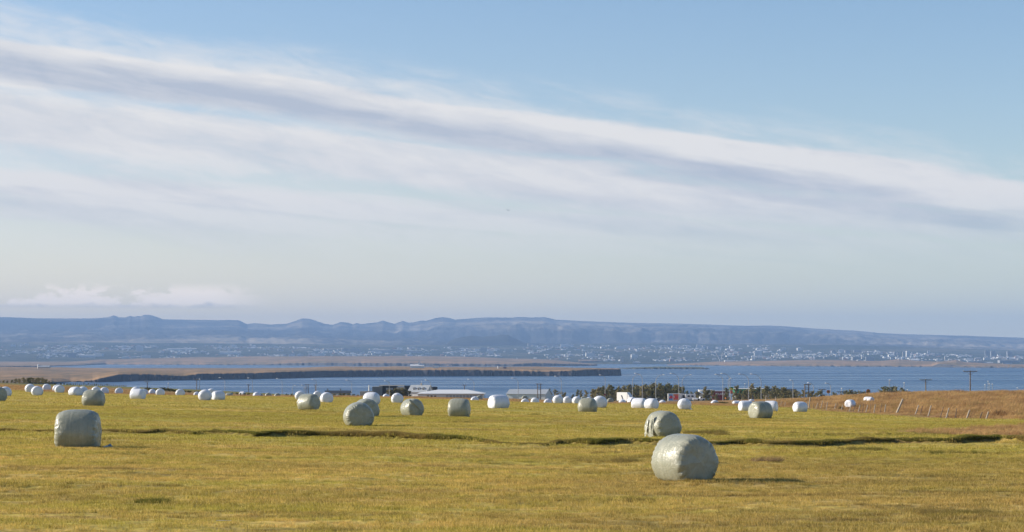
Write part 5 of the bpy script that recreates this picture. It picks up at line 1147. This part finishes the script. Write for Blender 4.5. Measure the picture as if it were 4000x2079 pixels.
# ------------------------------------------------------------------ buildings on the headlands
def headland_buildings():
    def place(px, py, d): return fx(px, d), fz(py, d)
    d = 4300; X, zb = place(1630, 1434, d)
    o = thing('island_house', 'white low house with a turret on the headland', 'house', (X, d, zb)); wl, rf = MB(), MB(); M = Matrix.Translation((X, d, zb - 2))
    gable(wl, rf, 30, 12, 4.5, 3, M, .5); wl.part('wall', M_WALLW, o); rf.part('roof', M_ROOFW, o); MB().box(2, 5.5, -2, 2, 5, 14, M).part('turret', M_WALLW, o); MB().box(34, 46, -3, 3, 0, 5, M).part('annex', M_WALLW, o)
    d = 4200; X, zb = place(172, 1436, d)
    o = thing('island_farm', 'pale farm building with a domed end on the left headland', 'farm', (X, d, zb)); wl, rf = MB(), MB(); M = Matrix.Translation((X, d, zb - 2))
    gable(wl, rf, 24, 12, 3.5, 2.5, M, .4); wl.part('wall', M_TAN, o); rf.part('roof', M_ROOFG, o)
    X, zb = place(149, 1437, d); o = thing('silo', 'white silo tower beside the farm on the left headland', 'silo', (X, d, zb)); b = MB(); b.tube([(X, d, zb - 2), (X, d, zb + 6), (X, d, zb + 7.2), (X, d, zb + 7.8)], [2.0, 2.0, 1.4, .2], 14); b.part('tower', M_WALLW, o, smooth=False)
    d = 4100; X, zb = place(1945, 1439, d); o = thing('lighthouse', 'small white beacon tower on the headland above the cliff', 'lighthouse', (X, d, zb)); b = MB(); b.tube([(X, d, zb - 1), (X, d, zb + 4), (X, d, zb + 5.2)], [1.3, 1.0, .9], 10); b.part('tower', M_WALLW, o); MB().tube([(X, d, zb + 5.21), (X, d, zb + 6.4)], [.7, .1], 10).part('lantern', M_RED, o)
    X, zb = place(1972, 1439, d); o = thing('red_hut', 'small dark red hut beside the white beacon', 'hut', (X, d, zb)); wl, rf = MB(), MB(); gable(wl, rf, 6, 4, 2, 1.4, Matrix.Translation((X, d, zb - .6)), .2); wl.part('wall', M_RED, o); rf.part('roof', M_DARK, o)
headland_buildings()

# ------------------------------------------------------------------ the town on the far slopes
def town():
    cm = [flat('town_white', (.60, .60, .60), .8, .08, .05), flat('town_cream', (.44, .41, .36), .8, .08, .05), flat('town_grey', (.27, .28, .30), .8, .08, .05), flat('town_brick', (.33, .19, .15), .8, .1, .05)]
    def house_mesh(kind, m):
        b = MB()
        if kind == 'house':
            wl, rf = MB(), MB(); gable(wl, rf, 1, .8, .62, .38, Matrix.Identity(4), .04, .05); b.add(wl.v, wl.f); b.add(rf.v, rf.f)
        elif kind == 'block':
            b.box(-.5, .5, -.5, .5, -.3, .96); b.box(-.51, .51, -.51, .51, .97, 1.0); b.box(-.2, .1, -.2, .2, 1.0, 1.12)
            for q in np.linspace(-.4, .4, 5): b.box(q - .04, q + .04, -.56, -.5, .02, .94)
        elif kind == 'hall':
            b.box(-.5, .5, -.5, .5, -.3, .8); b.prism([(-.52, -.54, .8), (-.52, .54, .8), (-.52, 0, 1.0)], (1.04, 0, 0))
        else:
            b.box(-.5, -.06, -.5, .5, -.1, 1.0); b.box(.06, .5, -.44, .5, -.1, .96); b.box(-.06, .06, -.3, .4, -.1, .98); b.box(-.3, .3, -.2, .2, .96, 1.04)
            for q in (-.4, -.28, -.16): b.box(q - .03, q + .03, -.55, -.5, .02, .98)
        return b.mesh(kind, m)
    ms = {(k, i): house_mesh(k, cm[i]) for k in ('house', 'block', 'hall', 'tower') for i in range(4)}
    def dist_of(px, py):
        ds = np.linspace(9350, 14850, 111); ap = city_app(np.full(111, px), ds); return float(np.interp(-py, -ap, ds)) if py < ap[0] else 9400.0
    # landmarks: centre column, foot row, width, height in photo pixels, kind, tint, label
    LM = [(545, 1372, 27, 21, 'tower', 0, 'tall pale twin-slab tower block in the left part of the town'), (50, 1355, 18, 10, 'block', 0, 'pale apartment block at the far left of the town'), (103, 1349, 14, 8, 'block', 0, 'pale apartment block high on the left slope'), (83, 1350, 12, 6, 'block', 0, 'small pale block left of another high on the left slope'),
          (282, 1397, 30, 16, 'block', 2, 'grey block with a broad dark hall behind it on the left shore'), (240, 1384, 90, 9, 'hall', 2, 'broad grey hall on the left shore of the town'), (340, 1396, 60, 10, 'hall', 0, 'long white hall near the left shore of the town'), (385, 1393, 36, 13, 'block', 0, 'white block right of the long hall on the left shore'),
          (490, 1401, 30, 8, 'block', 0, 'white block at the water edge below the twin-slab tower'), (570, 1400, 34, 12, 'block', 0, 'white stepped block right of the water edge block'), (710, 1369, 110, 8, 'hall', 0, 'very long white hall on the left slope'), (912, 1357, 20, 10, 'tower', 0, 'small bright white group high on the slope left of centre'),
          (900, 1384, 80, 10, 'hall', 0, 'long white hall above the headland left of centre'), (1110, 1395, 16, 8, 'block', 0, 'first of four white blocks along the headland edge'), (1140, 1395, 26, 10, 'block', 0, 'second of four white blocks along the headland edge'), (1172, 1396, 24, 12, 'block', 0, 'third of four white blocks along the headland edge'), (1225, 1392, 36, 11, 'block', 0, 'last of four white blocks along the headland edge'), (1255, 1394, 22, 14, 'block', 0, 'tall white block beside the row of four'),
          (1350, 1373, 30, 12, 'block', 2, 'grey block with a slab beside it left of the town centre'), (1385, 1374, 40, 12, 'block', 2, 'wide grey block in the middle left of the town'), (1490, 1376, 70, 10, 'hall', 2, 'wide pale hall in the middle of the town'), (1620, 1379, 60, 10, 'hall', 2, 'wide grey hall right of the middle hall'), (1545, 1376, 50, 8, 'block', 2, 'grey flat block between the two wide halls'),
          (1918, 1383, 18, 13, 'block', 0, 'single white block standing out right of the low dark hill'), (1890, 1375, 24, 16, 'block', 2, 'grey slab behind the single white block'), (2085, 1352, 46, 10, 'block', 2, 'first long slab of the ridge apartments'), (2155, 1354, 46, 9, 'block', 2, 'second long slab of the ridge apartments'), (2215, 1356, 50, 11, 'block', 0, 'bright third slab of the ridge apartments'),
          (2450, 1363, 80, 12, 'block', 0, 'very long white apartment slab on the ridge right of centre'), (2729, 1360, 16, 14, 'tower', 0, 'white tower on the ridge above the harbour'), (2750, 1361, 14, 10, 'block', 2, 'grey block beside the white ridge tower'), (2770, 1363, 14, 9, 'block', 2, 'lower grey block right of the white ridge tower'),
          (2305, 1394, 34, 14, 'block', 0, 'white harbour block above the far point'), (2430, 1415, 10, 22, 'tower', 1, 'slim tan tower in the harbour'), (2478, 1398, 26, 13, 'block', 0, 'white stepped silo block in the harbour'), (2385, 1398, 16, 10, 'block', 0, 'white block left of the slim silos'), (2487, 1418, 26, 5, 'hall', 0, 'low white quay shed in the harbour'), (2590, 1402, 30, 11, 'block', 1, 'cream works building in the right harbour'), (2625, 1412, 20, 8, 'block', 3, 'reddish works building on the right quay'),
          (2850, 1413, 40, 5, 'hall', 0, 'low white shed left of the white cranes on the headland'), (2961, 1390, 30, 19, 'tower', 0, 'broad white tower block right of the harbour cranes'), (2965, 1397, 40, 6, 'hall', 0, 'white podium below the broad tower block'), (2895, 1386, 18, 10, 'block', 2, 'grey block left of the broad white tower block'),
          (3062, 1367, 16, 9, 'block', 0, 'small white block on the ridge at the right'), (3125, 1369, 22, 10, 'block', 0, 'white double block on the ridge at the right'), (3255, 1382, 16, 12, 'block', 2, 'grey block in the row of ridge flats at the right'), (3287, 1378, 20, 13, 'block', 0, 'bright block of the ridge flats at the right'), (3310, 1379, 20, 11, 'block', 2, 'grey block right of the bright ridge flats'), (3350, 1377, 30, 9, 'block', 2, 'grey long block farther right on the ridge'),
          (3345, 1411, 34, 17, 'block', 2, 'grey slab block on the right shore'), (3398, 1411, 32, 17, 'block', 2, 'second grey slab block on the right shore'), (3532, 1394, 12, 19, 'tower', 1, 'left tower of the tan pair on the right'), (3547, 1394, 14, 22, 'tower', 0, 'right and brighter tower of the tan pair'), (3497, 1391, 10, 16, 'tower', 2, 'slim grey tower left of the tan pair'), (3628, 1385, 9, 15, 'tower', 0, 'slim white tower right of the tan pair'),
          (3480, 1395, 20, 10, 'hall', 0, 'white church-like roof left of the slim grey tower'), (3665, 1413, 9, 14, 'tower', 0, 'pale shore tower below the slim white tower'), (3695, 1410, 9, 17, 'tower', 1, 'tan shore tower by the small green mound'), (3857, 1394, 17, 25, 'tower', 2, 'first of three tall grey towers near the right edge'), (3880, 1396, 19, 24, 'tower', 2, 'second of three tall grey towers near the right edge'), (3944, 1398, 20, 25, 'tower', 2, 'third tall grey tower near the right edge'),
          (3786, 1409, 30, 9, 'block', 0, 'first of three white storage tanks blocks on the right shore'), (3822, 1408, 26, 10, 'block', 0, 'second of three white storage blocks on the right shore'), (3856, 1407, 26, 10, 'block', 0, 'third of three white storage blocks on the right shore'), (3850, 1422, 56, 7, 'hall', 0, 'long white shed on the right shore by the mound'), (3810, 1418, 60, 8, 'hall', 2, 'pale blue-grey shed behind the long white shed'), (3940, 1415, 80, 9, 'hall', 2, 'wide grey hall at the right edge of the town'), (3935, 1421, 30, 4, 'hall', 0, 'low white shed at the right edge of the town'), (3575, 1411, 30, 7, 'house', 0, 'white shore house left of the small green mound')]
    for i, (px, py, w, h, kind, tint, lab) in enumerate(LM):
        d = dist_of(px, min(py, 1413)); 
        if py > 1413: d = 8350 if px > 3600 else 9420
        o = single('tower_block' if kind == 'tower' else 'apartment_block' if kind == 'block' else 'long_hall' if kind == 'hall' else 'town_house', ms[(kind, tint)], lab, 'building', (fx(px, d), d, fz(py, d)), R(random.uniform(-14, 10)), 'landmark buildings of the distant town', (w / F * d, min(w / F * d, 26), h / F * d))
    # ordinary houses: the 230 that show largest singly, the rest as one mass
    bands = [(0, 1000, 1350, 1402, 1.0), (1000, 2000, 1358, 1394, .9), (2000, 3000, 1352, 1412, 1.1), (3000, 4000, 1370, 1412, 1.15)]
    H = []
    for x0, x1, y0, y1, wgt in bands:
        k = 0
        while k < 520 * wgt:
            px = random.uniform(x0, x1); py = random.uniform(y0 + max(0, ip(px, CITYTOP) - 1346), y1)
            if fbm(np.array([px * .012]), np.array([py * .09]), 3)[0] + random.uniform(-.15, .15) < .08 and random.random() < .93: continue
            k += 1; kind = random.choices(['house', 'block', 'hall'], [.5, .3, .2])[0]
            w = {'house': random.uniform(4, 8), 'block': random.uniform(6, 16), 'hall': random.uniform(9, 26)}[kind]; h = {'house': random.uniform(2.2, 4), 'block': random.uniform(3, 6.5), 'hall': random.uniform(2.2, 4)}[kind]
            H.append((px, py, w, h, kind, random.choices([0, 1, 2, 3], [.55, .15, .22, .08])[0]))
    H.sort(key=lambda q: -q[2] * q[3])
    mass = {i: MB() for i in range(4)}
    for n, (px, py, w, h, kind, tint) in enumerate(H):
        d = dist_of(px, py); X = fx(px, d); zg = float(city_z(np.array([px]), d)[0]); sx = w / F * d
        if n < 225:
            lb = f"small {('white', 'cream', 'grey', 'reddish')[tint]} {dict(house='gabled house', block='flat block', hall='low hall')[kind]} among the rows in the {('far left', 'middle left', 'middle right', 'far right')[min(3, int(max(px, 0) // 1000))]} quarter of the distant town"
            single('town_house', ms[(kind, tint)], lb, 'building', (X, d, zg), R(random.uniform(-20, 20)), lb[6:], (sx, min(sx, 22), h / F * d))
        else:
            s_ = (sx, min(sx, 18), h / F * d); me = ms[(kind, tint)]; M = Matrix.Translation((X, d, zg)) @ Matrix.Rotation(R(random.uniform(-20, 20)), 4, 'Z') @ Matrix.Diagonal((*s_, 1))
            if kind == 'house' or kind == 'hall': mass[tint].prism([(-.5, -.45, -.2), (-.5, .45, -.2), (-.5, .45, .62), (-.5, 0, 1), (-.5, -.45, .62)], (1, 0, 0), M)
            else: mass[tint].box(-.5, .5, -.5, .5, -.2, 1, M)
    b = MB()
    me = None
    for i in range(4): setting('town_roofs', mass[i].mesh('town_roofs', cm[i]), 'stuff', 'the mass of tiny far houses of the town')
    # two raised white cranes
    for i, (px, tx) in enumerate([(2814, 2796), (2817, 2822)]):
        d = 9000; o = thing('harbour_crane', ['white crane jib leaning left on the right headland', 'white crane jib standing steeper, leaning right on the right headland'][i], 'crane', (fx(px, d), d, fz(1411, d)))
        MB().tube([(fx(px, d), d, fz(1411, d)), (fx(tx, d), d, fz(1378, d))], [1.6, .9], 6).part('jib', cm[0], o); MB().box(fx(px, d) - 4, fx(px, d) + 4, d - 4, d + 4, fz(1412, d) - 2, fz(1409, d)).part('cabin', cm[0], o)
town()
